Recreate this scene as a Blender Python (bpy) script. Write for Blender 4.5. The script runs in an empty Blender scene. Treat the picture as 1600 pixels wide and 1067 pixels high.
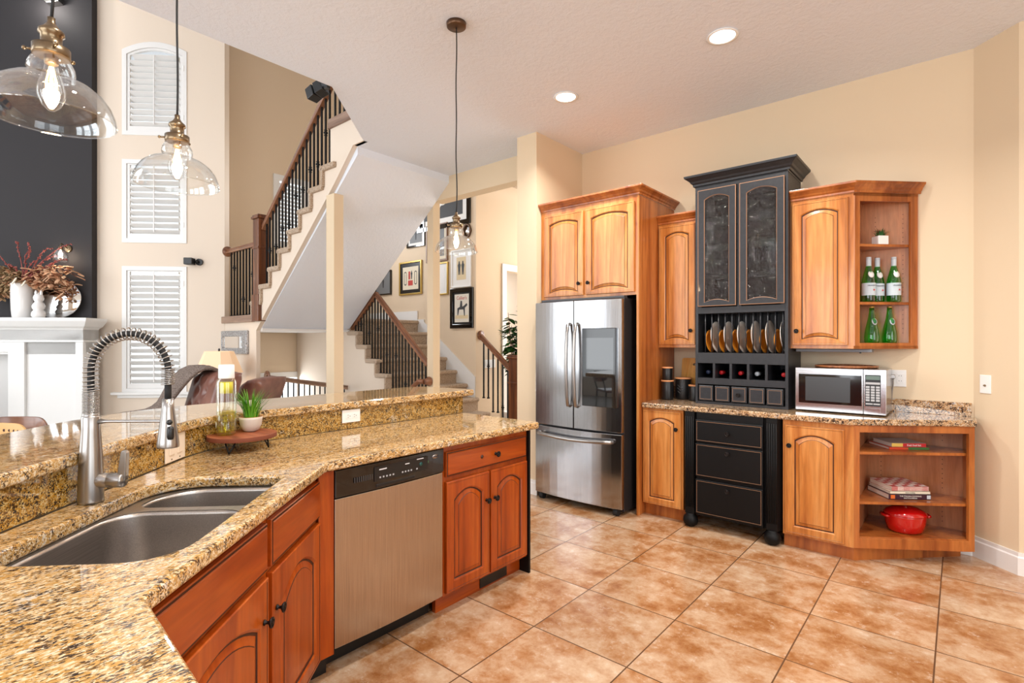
import bpy, bmesh, math, random
from mathutils import Matrix, Vector
PI = math.pi
random.seed(7)
SC = bpy.context.scene
# ------------------------------------------------------------------ camera
cd = bpy.data.cameras.new('camera'); cam = bpy.data.objects.new('camera', cd)
SC.collection.objects.link(cam); SC.camera = cam
cam.location = (0, 0, 1.41); cam.rotation_euler = (PI/2, 0, math.radians(40.3))
cd.sensor_width = 36; cd.lens = 825/1600*36; cd.clip_start = 0.02; cd.clip_end = 100
# ------------------------------------------------------------------ view
SC.view_settings.view_transform = 'Standard'; SC.view_settings.look = 'None'
SC.view_settings.gamma = 1; SC.view_settings.use_curve_mapping = False
SC.view_settings.exposure = -0.10
try:
    SC.cycles.use_denoising = True
    SC.cycles.max_bounces = 10; SC.cycles.transparent_max_bounces = 16
    SC.cycles.sample_clamp_indirect = 6; SC.cycles.caustics_reflective = False; SC.cycles.caustics_refractive = False
except Exception: pass
# ------------------------------------------------------------------ world
W = bpy.data.worlds.new('world'); SC.world = W; W.use_nodes = True
W.node_tree.nodes['Background'].inputs[0].default_value = (0.93, 0.97, 1.0, 1)
W.node_tree.nodes['Background'].inputs[1].default_value = 2.0
# ------------------------------------------------------------------ daylight lamps at the seen windows, plus added fill out of view
def area(name, loc, rot, sx, sy, power, col=(1, .97, .93)):
    l = bpy.data.lights.new(name, 'AREA'); l.shape = 'RECTANGLE'; l.size = sx; l.size_y = sy
    l.energy = power; l.color = col
    o = bpy.data.objects.new(name, l); SC.collection.objects.link(o)
    o.location = loc; o.rotation_euler = rot; return o
DL = (.90, .95, 1)
for i in range(3): area('daylight_fill_kitchen', (-2.15+1.55*i, -4.15, 1.75), (PI/2, 0, 0), 1.05, 2.3, 44, DL)  # added panels at unseen windows behind the viewer, split to streak the steel
for i in range(2): area('daylight_fill_side', (3.35, -1.0+2.3*i, 1.75), (PI/2, 0, PI/2), 1.5, 2.2, 34, DL)  # fill added at an unseen window beside the viewer
for i in range(2): area('daylight_fill_great_room', (-9.0+2.8*i, -4.15, 3.0), (PI/2, 0, 0), 2.3, 4.6, 112, (.93, .965, 1))  # fill added at unseen tall glazing behind the viewer
area('fill_entry', (-4.3, 8.3, 2.6), (-PI/2, 0, 0), 1.8, 3.6, 170, (.97, .985, 1))  # added fill in front of the solid entry wall, no opening there
area('daylight_low_window', (-8.0, 4.25, .61), (0, -PI/2, 0), .5, 1.6, 22, DL)
area('fill_side_room', (-7.6, 6.6, 2.85), (0, 0, 0), 1.5, 1.2, 60, DL)  # added overhead fill in the room past the doorway
area('daylight_stair_window', (-8.02, 4.10, 3.46), (0, -PI/2, 0), .9, .4, 45, DL)

def can_light(name, loc, power, r=.07, col=(1, .96, .91)):
    l = bpy.data.lights.new(name, 'AREA'); l.shape = 'DISK'; l.size = r*2; l.energy = power; l.color = col
    try: l.spread = math.radians(140)
    except Exception: pass
    o = bpy.data.objects.new(name, l); SC.collection.objects.link(o); o.location = loc; return o
def bulb_light(name, loc, power, r=.03, col=(1, .72, .45)):
    l = bpy.data.lights.new(name, 'POINT'); l.energy = power; l.color = col; l.shadow_soft_size = r
    o = bpy.data.objects.new(name, l); SC.collection.objects.link(o); o.location = loc; return o

# ------------------------------------------------------------------ materials
def lin(c):
    return tuple(((v/255)/12.92 if v/255 <= .04045 else ((v/255+.055)/1.055)**2.4) for v in c)+(1,)
class Nd:
    def __init__(s, name):
        s.m = bpy.data.materials.new(name); s.m.use_nodes = True; s.t = s.m.node_tree
        s.b = s.t.nodes['Principled BSDF']; s.out = s.t.nodes['Material Output']
    def n(s, typ, **kw):
        x = s.t.nodes.new(typ)
        for k, v in kw.items():
            if k.startswith('_'): setattr(x, k[1:], v)
            else: x.inputs[k.replace('__', ' ')].default_value = v
        return x
    def l(s, a, b): s.t.links.new(a, b)
    def coords(s, scale=(1, 1, 1), rot=(0, 0, 0), kind='Object'):
        tc = s.n('ShaderNodeTexCoord'); mp = s.n('ShaderNodeMapping')
        mp.inputs['Scale'].default_value = scale; mp.inputs['Rotation'].default_value = rot
        s.l(tc.outputs[kind], mp.inputs['Vector']); return mp.outputs['Vector']
    def noise(s, vec, scale, detail=4, rough=.5, dist=0):
        x = s.n('ShaderNodeTexNoise'); x.inputs['Scale'].default_value = scale
        x.inputs['Detail'].default_value = detail; x.inputs['Roughness'].default_value = rough
        x.inputs['Distortion'].default_value = dist; s.l(vec, x.inputs['Vector']); return x
    def vor(s, vec, scale, feature='F1', rnd=1):
        x = s.n('ShaderNodeTexVoronoi'); x.feature = feature; x.inputs['Scale'].default_value = scale
        x.inputs['Randomness'].default_value = rnd; s.l(vec, x.inputs['Vector']); return x
    def ramp(s, fac, stops, const=False):
        x = s.n('ShaderNodeValToRGB'); e = x.color_ramp.elements
        if const: x.color_ramp.interpolation = 'CONSTANT'
        while len(e) < len(stops): e.new(0.5)
        for i, (p, c) in enumerate(stops):
            e[i].position = p; e[i].color = c if len(c) == 4 else lin(c)
        s.l(fac, x.inputs['Fac']); return x.outputs['Color']
    def mix(s, fac, a, b, mode='MIX'):
        x = s.n('ShaderNodeMix'); x.data_type = 'RGBA'; x.blend_type = mode
        if isinstance(fac, (int, float)): x.inputs[0].default_value = fac
        else: s.l(fac, x.inputs[0])
        for q, v in ((6, a), (7, b)):
            if isinstance(v, tuple): x.inputs[q].default_value = v
            else: s.l(v, x.inputs[q])
        return x.outputs[2]
    def bump(s, h, strength=.3, dist=.005):
        x = s.n('ShaderNodeBump'); x.inputs['Strength'].default_value = strength; x.inputs['Distance'].default_value = dist
        s.l(h, x.inputs['Height']); s.l(x.outputs[0], s.b.inputs['Normal']); return x
    def col(s, c):
        if isinstance(c, tuple): s.b.inputs['Base Color'].default_value = c if len(c) == 4 else lin(c)
        else: s.l(c, s.b.inputs['Base Color'])
    def set(s, rough=.5, metal=0, coat=0, spec=None, trans=None, ior=None, em=None, ems=0, sheen=0, coatr=.03):
        b = s.b.inputs
        b['Roughness'].default_value = rough; b['Metallic'].default_value = metal
        b['Coat Weight'].default_value = coat; b['Coat Roughness'].default_value = coatr
        if spec is not None: b['Specular IOR Level'].default_value = spec
        if trans is not None: b['Transmission Weight'].default_value = trans
        if ior: b['IOR'].default_value = ior
        if em: b['Emission Color'].default_value = lin(em); b['Emission Strength'].default_value = ems
        if sheen: b['Sheen Weight'].default_value = sheen
        return s
def plain(name, c, rough=.5, **k):
    x = Nd(name); x.col(c); x.set(rough, **k); return x.m
def paint(name, c, bumpy=.06, rough=.75, scale=90):
    x = Nd(name); v = x.coords(); n = x.noise(v, scale, 3)
    x.col(c); x.bump(n.outputs['Fac'], bumpy, .004); x.set(rough, spec=.25); return x.m
def wood(name, base, dark, light, axis='Z', rough=.32, coat=.35, knots=True, rings=3.0, seed=0.0, contrast=1.0):
    x = Nd(name); a = {'X': 0, 'Y': 1, 'Z': 2}[axis]
    sc = [1, 1, 1]; sc[a] = .10
    v = x.coords(tuple(sc)); mp = v.node; mp.inputs['Location'].default_value = (seed, seed*.7, seed*1.3)
    n1 = x.noise(v, 7*rings/3, 3, .55, 1.2)
    n2 = x.noise(v, 60, 4, .6, .3)
    c = x.ramp(n1.outputs['Fac'], [(.30, dark), (.46, base), (.62, light), (.75, base)])
    c2 = x.ramp(n2.outputs['Fac'], [(.3, (150, 150, 150)), (.7, (255, 255, 255))])
    c = x.mix(.35*contrast, c, c2, 'MULTIPLY')
    if knots:
        v2 = x.coords((1, 1, .55) if a == 2 else (.55, 1, 1)); n0 = x.noise(v2, 3, 2)
        vv = x.vor(v2, 4.3)
        k = x.ramp(vv.outputs['Distance'], [(.0, (70, 32, 10)), (.035, (110, 55, 22)), (.075, (255, 255, 255))])
        c = x.mix(.85, c, k, 'MULTIPLY')
    x.col(c); x.set(rough, coat=coat, coatr=.12, spec=.4)
    x.bump(n2.outputs['Fac'], .04, .002); return x.m
def granite(name, cream, gold, brown, dark, grey, scale=1.0, rough=.06, streak=(1, 1, 1), rot=0, dk_amt=.5, dist=.010):
    x = Nd(name); v = x.coords(streak, (0, 0, rot))
    nd = x.noise(v, 70*scale, 4)
    add = x.n('ShaderNodeVectorMath'); add.operation = 'MULTIPLY_ADD'
    x.l(nd.outputs['Color'], add.inputs[0]); add.inputs[1].default_value = (dist*1.6,)*3; x.l(v, add.inputs[2]); vv = add.outputs[0]
    c1 = x.vor(vv, 150*scale); r1 = x.n('ShaderNodeSeparateColor'); x.l(c1.outputs['Color'], r1.inputs[0])
    big = x.noise(v, 14*scale, 5, .65, .3)
    s = x.n('ShaderNodeMath'); s.operation = 'MULTIPLY_ADD'; x.l(r1.outputs[0], s.inputs[0]); s.inputs[1].default_value = .42; s.use_clamp = True
    s2 = x.n('ShaderNodeMath'); s2.operation = 'MULTIPLY_ADD'; x.l(big.outputs['Fac'], s2.inputs[0]); s2.inputs[1].default_value = 1.9; s2.inputs[2].default_value = -.66
    x.l(s2.outputs[0], s.inputs[2])
    col = x.ramp(s.outputs[0], [(.10, brown), (.28, gold), (.42, cream), (.52, gold), (.72, gold), (.80, cream), (.92, grey)])
    c2 = x.vor(vv, 210*scale); r2 = x.n('ShaderNodeSeparateColor'); x.l(c2.outputs['Color'], r2.inputs[0])
    med = x.noise(v, 30*scale, 6, .75, .4)
    m = x.n('ShaderNodeMath'); m.operation = 'MULTIPLY_ADD'; x.l(r2.outputs[0], m.inputs[0]); m.inputs[1].default_value = .30; x.l(med.outputs['Fac'], m.inputs[2])
    dk = x.ramp(m.outputs[0], [(.50-.08*(1-dk_amt), dark), (.60-.08*(1-dk_amt), brown)])
    dkm = x.ramp(m.outputs[0], [(.57-.08*(1-dk_amt), (255, 255, 255)), (.63-.08*(1-dk_amt), (0, 0, 0))])
    col = x.mix(dkm, col, dk)
    x.col(col); x.set(rough, coat=.4, coatr=.02, spec=.55); return x.m
def thin_glass(name, tint=(1, 1, 1, 1), gl=.9, rough=.0, bumpy=0, bscale=60, base=.04):
    x = Nd(name); t = x.t; t.nodes.remove(x.b)
    lw = x.n('ShaderNodeLayerWeight'); lw.inputs['Blend'].default_value = .25
    tr = x.n('ShaderNodeBsdfTransparent'); tr.inputs[0].default_value = tint
    g = x.n('ShaderNodeBsdfGlossy'); g.inputs['Roughness'].default_value = rough; g.inputs[0].default_value = (gl, gl, gl, 1)
    mr = x.n('ShaderNodeMath'); mr.operation = 'MULTIPLY_ADD'; x.l(lw.outputs['Facing'], mr.inputs[0]); mr.inputs[1].default_value = .55; mr.inputs[2].default_value = base
    mr.use_clamp = True
    ms = x.n('ShaderNodeMixShader'); x.l(mr.outputs[0], ms.inputs[0]); x.l(tr.outputs[0], ms.inputs[1]); x.l(g.outputs[0], ms.inputs[2])
    x.l(ms.outputs[0], x.out.inputs[0])
    if bumpy:
        v = x.coords(); n = x.vor(v, bscale); bp = x.n('ShaderNodeBump'); bp.inputs['Strength'].default_value = bumpy; bp.inputs['Distance'].default_value = .01
        n2 = x.noise(v, bscale*2.2, 3)
        mm = x.n('ShaderNodeMath'); mm.operation = 'ADD'; x.l(n.outputs['Distance'], mm.inputs[0]); x.l(n2.outputs['Fac'], mm.inputs[1])
        x.l(mm.outputs[0], bp.inputs['Height']); x.l(bp.outputs[0], g.inputs['Normal'])
    return x.m
def steel(name, c=(200, 200, 202), rough=.22, axis='Z', amt=.5, aniso=.6):
    x = Nd(name); sc = {'Z': (70, 70, .8), 'X': (.8, 70, 70), 'Y': (70, .8, 70)}[axis]
    v = x.coords(sc); n = x.noise(v, 6, 3)
    x.col(x.ramp(n.outputs['Fac'], [(.3, tuple(int(q*.88) for q in c)), (.7, c)]))
    x.set(rough, metal=1); x.bump(n.outputs['Fac'], .03*amt, .002)
    x.b.inputs['Anisotropic'].default_value = aniso
    return x.m
def emit(name, c, s):
    x = Nd(name); x.col((0, 0, 0)); x.set(.5, em=c, ems=s); return x.m
M = {}
M['kitchen_wall'] = paint('kitchen_wall_paint', (224, 204, 174), .08)
M['room_wall'] = paint('great_room_wall_paint', (229, 214, 197), .06)
M['stair_wall'] = paint('stairwell_wall_paint', (226, 205, 178), .06)
M['dark_wall'] = paint('charcoal_wall_paint', (52, 50, 52), .04, .7)
M['trim'] = plain('white_trim_paint', (234, 233, 231), .35)
x = Nd('textured_ceiling'); v = x.coords(); n = x.noise(v, 38, 6, .65, .6); nn = x.noise(v, 13, 3, .5, 1.0)
mm = x.n('ShaderNodeMath'); mm.operation = 'ADD'; x.l(n.outputs['Fac'], mm.inputs[0]); x.l(nn.outputs['Fac'], mm.inputs[1])
x.col((234, 240, 250)); x.bump(mm.outputs[0], .38, .012); x.set(.9, spec=.1); M['ceiling'] = x.m
# floor tiles, 0.508 m square in line with the walls
x = Nd('travertine_tile'); v = x.coords(); sx = x.n('ShaderNodeSeparateXYZ'); x.l(v, sx.inputs[0])
def grid_line(sock, off, size=.508, half=.0032):
    a = x.n('ShaderNodeMath'); a.operation = 'ADD'; x.l(sock, a.inputs[0]); a.inputs[1].default_value = off+50*size
    d = x.n('ShaderNodeMath'); d.operation = 'DIVIDE'; x.l(a.outputs[0], d.inputs[0]); d.inputs[1].default_value = size
    f = x.n('ShaderNodeMath'); f.operation = 'FRACT'; x.l(d.outputs[0], f.inputs[0])
    s = x.n('ShaderNodeMath'); s.operation = 'SUBTRACT'; x.l(f.outputs[0], s.inputs[0]); s.inputs[1].default_value = .5
    b = x.n('ShaderNodeMath'); b.operation = 'ABSOLUTE'; x.l(s.outputs[0], b.inputs[0])
    g = x.n('ShaderNodeMath'); g.operation = 'GREATER_THAN'; x.l(b.outputs[0], g.inputs[0]); g.inputs[1].default_value = .5-half/size
    fl = x.n('ShaderNodeMath'); fl.operation = 'FLOOR'; x.l(d.outputs[0], fl.inputs[0])
    return g.outputs[0], fl.outputs[0]
gx, ix = grid_line(sx.outputs[0], 1.100); gy, iy = grid_line(sx.outputs[1], -2.572)
mx = x.n('ShaderNodeMath'); mx.operation = 'MAXIMUM'; x.l(gx, mx.inputs[0]); x.l(gy, mx.inputs[1])
cb = x.n('ShaderNodeCombineXYZ'); x.l(ix, cb.inputs[0]); x.l(iy, cb.inputs[1])
wn = x.n('ShaderNodeTexWhiteNoise'); x.l(cb.outputs[0], wn.inputs['Vector'])
of = x.n('ShaderNodeVectorMath'); of.operation = 'MULTIPLY_ADD'; x.l(wn.outputs['Color'], of.inputs[0]); of.inputs[1].default_value = (9, 9, 9); x.l(v, of.inputs[2])
n1 = x.noise(of.outputs[0], 4.6, 9, .66, .15); n2 = x.noise(of.outputs[0], 16, 12, .78, .2)
c = x.ramp(n1.outputs['Fac'], [(.36, (158, 106, 62)), (.46, (180, 136, 98)), (.55, (196, 164, 134)), (.72, (208, 184, 158))])
c2 = x.ramp(n2.outputs['Fac'], [(.36, (224, 196, 170)), (.5, (250, 242, 232)), (.60, (255, 255, 255))])
c = x.mix(.75, c, c2, 'MULTIPLY')
vein = x.ramp(n2.outputs['Fac'], [(.56, (0, 0, 0)), (.66, (190, 190, 190))])
c = x.mix(vein, c, lin((222, 204, 186)))
tv = x.ramp(wn.outputs['Value'], [(0, (226, 226, 226)), (1, (255, 255, 255))]); c = x.mix(.6, c, tv, 'MULTIPLY')
c = x.mix(mx.outputs[0], c, lin((96, 68, 48)))
x.col(c); x.set(.30, spec=.4)
rr = x.ramp(n2.outputs['Fac'], [(.3, (60, 60, 60)), (.7, (120, 120, 120))]); x.l(rr, x.b.inputs['Roughness'])
iv = x.n('ShaderNodeMath'); iv.operation = 'MULTIPLY_ADD'; x.l(mx.outputs[0], iv.inputs[0]); iv.inputs[1].default_value = -1; x.l(n2.outputs['Fac'], iv.inputs[2])
x.bump(iv.outputs[0], .15, .003); M['floor'] = x.m

M['granite'] = granite('gold_granite', (208, 184, 126), (168, 122, 44), (96, 62, 22), (40, 32, 26), (190, 178, 158), 1.25, dk_amt=1.0)
M['granite_top'] = granite('gold_granite_top_glare', (230, 213, 180), (190, 146, 82), (108, 76, 42), (62, 52, 46), (206, 196, 182), 1.25, .05, streak=(1.45, .55, 1), rot=0, dk_amt=.62)  # same stone as the riser, window glare lightened into its colours
M['granite_back'] = granite('brown_granite', (222, 204, 176), (184, 144, 100), (112, 80, 58), (44, 40, 40), (176, 170, 168), .9, dk_amt=1)
M['wood'] = wood('maple_cabinet_wood', (200, 124, 56), (166, 90, 32), (220, 152, 84))
M['wood_h'] = wood('maple_cabinet_wood_across', (200, 124, 56), (166, 90, 32), (220, 152, 84), axis='X')
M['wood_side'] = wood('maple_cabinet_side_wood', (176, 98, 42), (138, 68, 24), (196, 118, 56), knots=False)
M['isl'] = wood('shaded_red_maple_cabinet_wood', (158, 64, 12), (120, 43, 6), (180, 84, 22), rough=.28)  # red-stained maple with dim-light shade darkened into its colours
M['isl_h'] = wood('shaded_red_maple_cabinet_wood_across', (158, 64, 12), (120, 43, 6), (180, 84, 22), axis='X', rough=.28)  # same shade-darkened tones, grain running across
M['glaze'] = plain('dark_glaze', (62, 26, 8), .45)
M['interior'] = wood('maple_interior_wood', (196, 128, 84), (176, 108, 66), (206, 142, 98), knots=False, coat=.1)
x = Nd('black_distressed_paint'); v = x.coords(); n = x.noise(v, 35, 6, .7); x.col(x.ramp(n.outputs['Fac'], [(.3, (32, 33, 36)), (.66, (42, 43, 47)), (.76, (58, 57, 58))])); x.set(.42, coat=.1, spec=.4); M['black'] = x.m
M['black_low'] = plain('black_cabinet_paint', (10, 10, 11), .5, spec=.25)
M['worn'] = plain('worn_edge_wood', (150, 112, 84), .6)
M['black_in'] = plain('black_cabinet_interior', (34, 34, 37), .6)
M['bronze'] = plain('oil_rubbed_bronze', (30, 25, 24), .35, metal=.6)
M['steel'] = steel('brushed_stainless_steel', (186, 187, 190), .17, 'Z')
M['steel_h'] = steel('brushed_stainless_steel_across', (206, 206, 208), .2, 'X')
M['steel_dw'] = steel('dishwasher_steel', (196, 184, 174), .26, 'Z')
M['nickel'] = plain('brushed_nickel', (168, 165, 162), .30, metal=1)
M['sink'] = steel('sink_steel', (190, 184, 178), .34, 'X', aniso=0)
M['fridge_side'] = plain('dark_grey_enamel', (58, 54, 54), .3, metal=.4)
M['blackgloss'] = plain('black_gloss', (12, 12, 13), .08, coat=.5)
M['blackplastic'] = plain('black_plastic', (20, 20, 21), .35)
M['darkgrey'] = plain('dark_grey_plastic', (64, 64, 66), .4)
M['screen'] = plain('dark_screen_glass', (26, 28, 30), .03, coat=1)
M['white'] = plain('white_plastic', (242, 242, 240), .3)
M['cream_plate'] = plain('cream_plastic', (236, 220, 200), .35)
M['rubber'] = plain('rubber', (24, 24, 25), .7)
M['brass'] = plain('antique_brass', (132, 114, 90), .3, metal=1)
M['glass'] = thin_glass('clear_glass', (.97, .98, .98, 1))
M['seeded'] = thin_glass('seeded_glass', (.55, .56, .58, 1), 1, .04, 1.0, 90, .08)
M['pane'] = thin_glass('window_glass', (.95, .97, .98, 1))
M['filament'] = emit('glowing_filament', (255, 190, 110), 60)
M['bulbglow'] = emit('lamp_bulb', (255, 232, 200), 14)
M['candisc'] = emit('recessed_lamp_lens', (255, 246, 232), 14)
M['mirror'] = plain('mirror_glass', (235, 235, 235), .02, metal=1)
M['lightcarpet'] = plain('pale_room_carpet', (206, 202, 196), .95)
x = Nd('carpet'); v = x.coords(); n = x.noise(v, 95, 5, .85); n2 = x.noise(v, 60, 3, .6)
x.col(x.ramp(n.outputs['Fac'], [(.36, (120, 92, 70)), (.48, (196, 170, 144)), (.62, (232, 214, 192))])); x.bump(n.outputs['Fac'], 1, .012); x.set(.95, sheen=.2, spec=.1); M['carpet'] = x.m
M['walnut'] = wood('walnut_stair_wood', (112, 62, 32), (76, 38, 18), (136, 82, 48), rough=.35, knots=False)
M['walnut_x'] = wood('walnut_rail_wood', (128, 80, 52), (88, 50, 28), (156, 106, 74), axis='X', rough=.35, knots=False)
M['weathered'] = wood('weathered_trim_wood', (150, 118, 98), (110, 80, 62), (178, 148, 126), axis='X', rough=.4, knots=False)
M['iron'] = plain('black_iron', (12, 12, 14), .5, spec=.3)
x = Nd('brown_leather'); v = x.coords(); n = x.noise(v, 8, 4); nb = x.vor(v, 220)
x.col(x.ramp(n.outputs['Fac'], [(.3, (108, 68, 58)), (.7, (146, 100, 86))])); x.bump(nb.outputs['Distance'], .1, .002); x.set(.32, spec=.5); M['leather'] = x.m
x = Nd('grey_fur_throw'); v = x.coords((1, 1, 3)); n = x.noise(v, 60, 5, .8); x.col(x.ramp(n.outputs['Fac'], [(.35, (104, 90, 82)), (.6, (178, 162, 152))])); x.bump(n.outputs['Fac'], 1, .015); x.set(1, spec=.05); M['fur'] = x.m
x = Nd('lamp_shade_fabric'); x.col((236, 208, 176)); x.set(.9); x.b.inputs['Emission Color'].default_value = lin((255, 206, 160)); x.b.inputs['Emission Strength'].default_value = .35
M['shade'] = x.m
def leaf(name, a, b, rough=.5):
    x = Nd(name); v = x.coords(); n = x.noise(v, 14, 3); x.col(x.ramp(n.outputs['Fac'], [(.3, a), (.7, b)])); x.set(rough); return x.m
M['grass'] = leaf('bright_grass_leaf', (34, 104, 14), (118, 184, 44))
M['leaf'] = leaf('dark_green_leaf', (24, 62, 24), (62, 112, 48))
M['leaf2'] = leaf('succulent_leaf', (30, 84, 36), (64, 130, 60))
M['leafr'] = leaf('red_tip_leaf', (120, 40, 40), (84, 100, 50))
M['dried'] = leaf('dried_leaf', (196, 130, 92), (232, 196, 158), .8)
M['dried2'] = leaf('olive_dried_leaf', (128, 108, 72), (196, 160, 120), .8)
M['twig'] = leaf('red_twig', (120, 56, 52), (176, 96, 88), .8)
M['ceramic'] = plain('white_ceramic', (240, 238, 236), .15, coat=.3)
M['petal'] = plain('cream_petal', (240, 230, 210), .6)
M['greige'] = plain('speckled_pot_glaze', (206, 196, 184), .4)
M['rimbrown'] = plain('brown_rim_glaze', (190, 130, 76), .4)
M['slab'] = wood('red_wood_slab', (160, 86, 52), (122, 58, 34), (186, 112, 74), axis='X', rough=.5, coat=0)
M['bark'] = plain('bark_edge', (120, 62, 40), .8)
M['bamboo'] = wood('bamboo_board', (222, 158, 70), (204, 134, 50), (236, 178, 92), knots=False, rings=8)
M['lidwood'] = plain('light_wood_lid', (214, 150, 100), .5)
M['green'] = thin_glass('green_bottle_glass', (.15, .78, .20, 1), 1, .02, base=.05)
M['label'] = plain('pale_blue_label', (200, 214, 222), .5)
M['foilw'] = plain('silver_blue_foil', (196, 206, 214), .35)
M['gold'] = plain('gold_foil', (190, 160, 90), .35, metal=.7)
M['redp'] = plain('red_print', (200, 28, 34), .5)
M['navy'] = plain('dark_blue_print', (28, 40, 70), .5)
M['paper'] = plain('paper_pages', (232, 226, 216), .8)
x = Nd('red_enamel'); x.col((190, 14, 16)); x.set(.12, coat=.8); M['red'] = x.m
M['platecream'] = plain('cream_plate', (244, 238, 228), .2, coat=.3)
M['plateamber'] = plain('amber_plate', (224, 144, 44), .25, coat=.3)
M['oil'] = thin_glass('oil_liquid', (.92, .88, .16, 1), 1, .02, base=.03)
x = Nd('thin_bottle_glass'); M['bottleglass'] = thin_glass('clear_bottle_glass', (.95, .98, .93, 1), 1, .0, base=.06)

# ------------------------------------------------------------------ mesh builder
class MB:
    def __init__(s): s.v = []; s.f = []; s.mi = []; s.sm = []; s.T = Matrix.Identity(4)
    def add(s, vs, fs, m=0, smooth=False):
        o = len(s.v); s.v += [tuple(s.T @ Vector(p)) for p in vs]
        for f in fs: s.f.append(tuple(i+o for i in f)); s.mi.append(m); s.sm.append(smooth)
        return s
    def box(s, x0, x1, y0, y1, z0, z1, m=0):
        vs = [(x, y, z) for z in (z0, z1) for y in (y0, y1) for x in (x0, x1)]
        return s.add(vs, [(0, 2, 3, 1), (4, 5, 7, 6), (0, 1, 5, 4), (2, 6, 7, 3), (0, 4, 6, 2), (1, 3, 7, 5)], m)
    def prism(s, poly, z0, z1, m=0, smooth=False):
        a = sum(poly[i][0]*poly[(i+1) % len(poly)][1]-poly[(i+1) % len(poly)][0]*poly[i][1] for i in range(len(poly)))
        if a < 0: poly = poly[::-1]
        n = len(poly); vs = [(p[0], p[1], z0) for p in poly]+[(p[0], p[1], z1) for p in poly]
        s.add(vs, [tuple(range(n-1, -1, -1)), tuple(range(n, 2*n))]+[], m)
        return s.add(vs, [(i, (i+1) % n, (i+1) % n+n, i+n) for i in range(n)], m, smooth)
    def prism_xz(s, poly, y0, y1, m=0):      # polygon in x-z, thickness in y
        T = s.T; s.T = T @ Matrix(((1, 0, 0, 0), (0, 0, -1, 0), (0, 1, 0, 0), (0, 0, 0, 1)))
        s.prism(poly, -y1, -y0, m); s.T = T; return s
    def prism_yz(s, poly, x0, x1, m=0):
        T = s.T; s.T = T @ Matrix(((0, 0, 1, 0), (1, 0, 0, 0), (0, 1, 0, 0), (0, 0, 0, 1)))
        s.prism(poly, x0, x1, m); s.T = T; return s
    def rings(s, rs, m=0, smooth=True, cap0=True, cap1=True, closed=True, mats=None):
        n = len(rs[0]); vs = [p for r in rs for p in r]; 
        for k in range(len(rs)-1):
            mm = mats[k] if mats else m
            e = n if closed else n-1
            s.add(rs[k]+rs[k+1], [(i, (i+1) % n, (i+1) % n+n, i+n) for i in range(e)], mm, smooth)
        if cap0: s.add(rs[0], [tuple(range(n-1, -1, -1))], mats[0] if mats else m)
        if cap1: s.add(rs[-1], [tuple(range(n))], mats[-1] if mats else m)
        return s
    def lathe(s, prof, seg=24, m=0, c=(0, 0, 0), cap0=True, cap1=True, mats=None, sx=1, sy=1, flat=False):
        rs = [[(c[0]+r*math.cos(2*PI*i/seg)*sx, c[1]+r*math.sin(2*PI*i/seg)*sy, c[2]+z) for i in range(seg)] for r, z in prof]
        return s.rings(rs, m, not flat, cap0, cap1, True, mats)
    def cyl(s, p0, p1, r, seg=12, m=0, r1=None, caps=True, smooth=True):
        return s.tube([p0, p1], r, seg, m, [r, r if r1 is None else r1], caps)
    def tube(s, path, r, seg=8, m=0, rad=None, caps=True):
        P = [Vector(p) for p in path]; rs = []; up = None
        for i, p in enumerate(P):
            d = (P[min(i+1, len(P)-1)]-P[max(i-1, 0)])
            d = d.normalized() if d.length > 1e-9 else Vector((0, 0, 1))
            if up is None:
                up = Vector((0, 0, 1)) if abs(d.z) < .9 else Vector((1, 0, 0))
            a = d.cross(up)
            if a.length < 1e-6: a = d.cross(Vector((0, 1, 0)))
            a.normalize(); b = a.cross(d).normalized(); up = b
            rr = rad[i] if rad else r
            rs.append([tuple(p+a*math.cos(2*PI*k/seg)*rr+b*math.sin(2*PI*k/seg)*rr) for k in range(seg)])
        return s.rings(rs, m, True, caps, caps)
    def sphere(s, c, r, seg=16, m=0, sx=1, sy=1, sz=1, n=10):
        return s.lathe([(max(r*math.sin(PI*i/n), 1e-4), -r*math.cos(PI*i/n)*sz) for i in range(n+1)], seg, m, c, True, True, None, sx, sy)
    def build(s, name, mats, parent=None, loc=(0, 0, 0), rz=0, rot=None, bevel=0, bseg=2, solid=0, subsurf=0):
        me = bpy.data.meshes.new(name); me.from_pydata(s.v, [], s.f); me.update()
        if not isinstance(mats, (list, tuple)): mats = [mats]
        for mt in mats: me.materials.append(mt)
        me.polygons.foreach_set('material_index', [min(i, len(mats)-1) for i in s.mi])
        me.polygons.foreach_set('use_smooth', s.sm)
        bm = bmesh.new(); bm.from_mesh(me); bmesh.ops.remove_doubles(bm, verts=bm.verts, dist=1e-6)
        if not solid: bmesh.ops.recalc_face_normals(bm, faces=bm.faces)
        bm.to_mesh(me); bm.free()
        o = bpy.data.objects.new(name, me); SC.collection.objects.link(o)
        o.location = loc; o.rotation_euler = rot if rot else (0, 0, rz)
        if parent: o.parent = parent
        if solid:
            q = o.modifiers.new('solid', 'SOLIDIFY'); q.thickness = solid; q.offset = 0
        if subsurf:
            q = o.modifiers.new('sub', 'SUBSURF'); q.levels = subsurf; q.render_levels = subsurf
        if bevel:
            q = o.modifiers.new('bevel', 'BEVEL'); q.width = bevel; q.segments = bseg; q.limit_method = 'ANGLE'; q.angle_limit = math.radians(35)
        return o
def RB(x0, x1, y0, y1, z0, z1, m=0): return MB().box(x0, x1, y0, y1, z0, z1, m)
def tag(o, label, cat, group=None, kind=None):
    if label: o['label'] = label
    if cat: o['category'] = cat
    if group: o['group'] = group
    if kind: o['kind'] = kind
    return o
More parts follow.
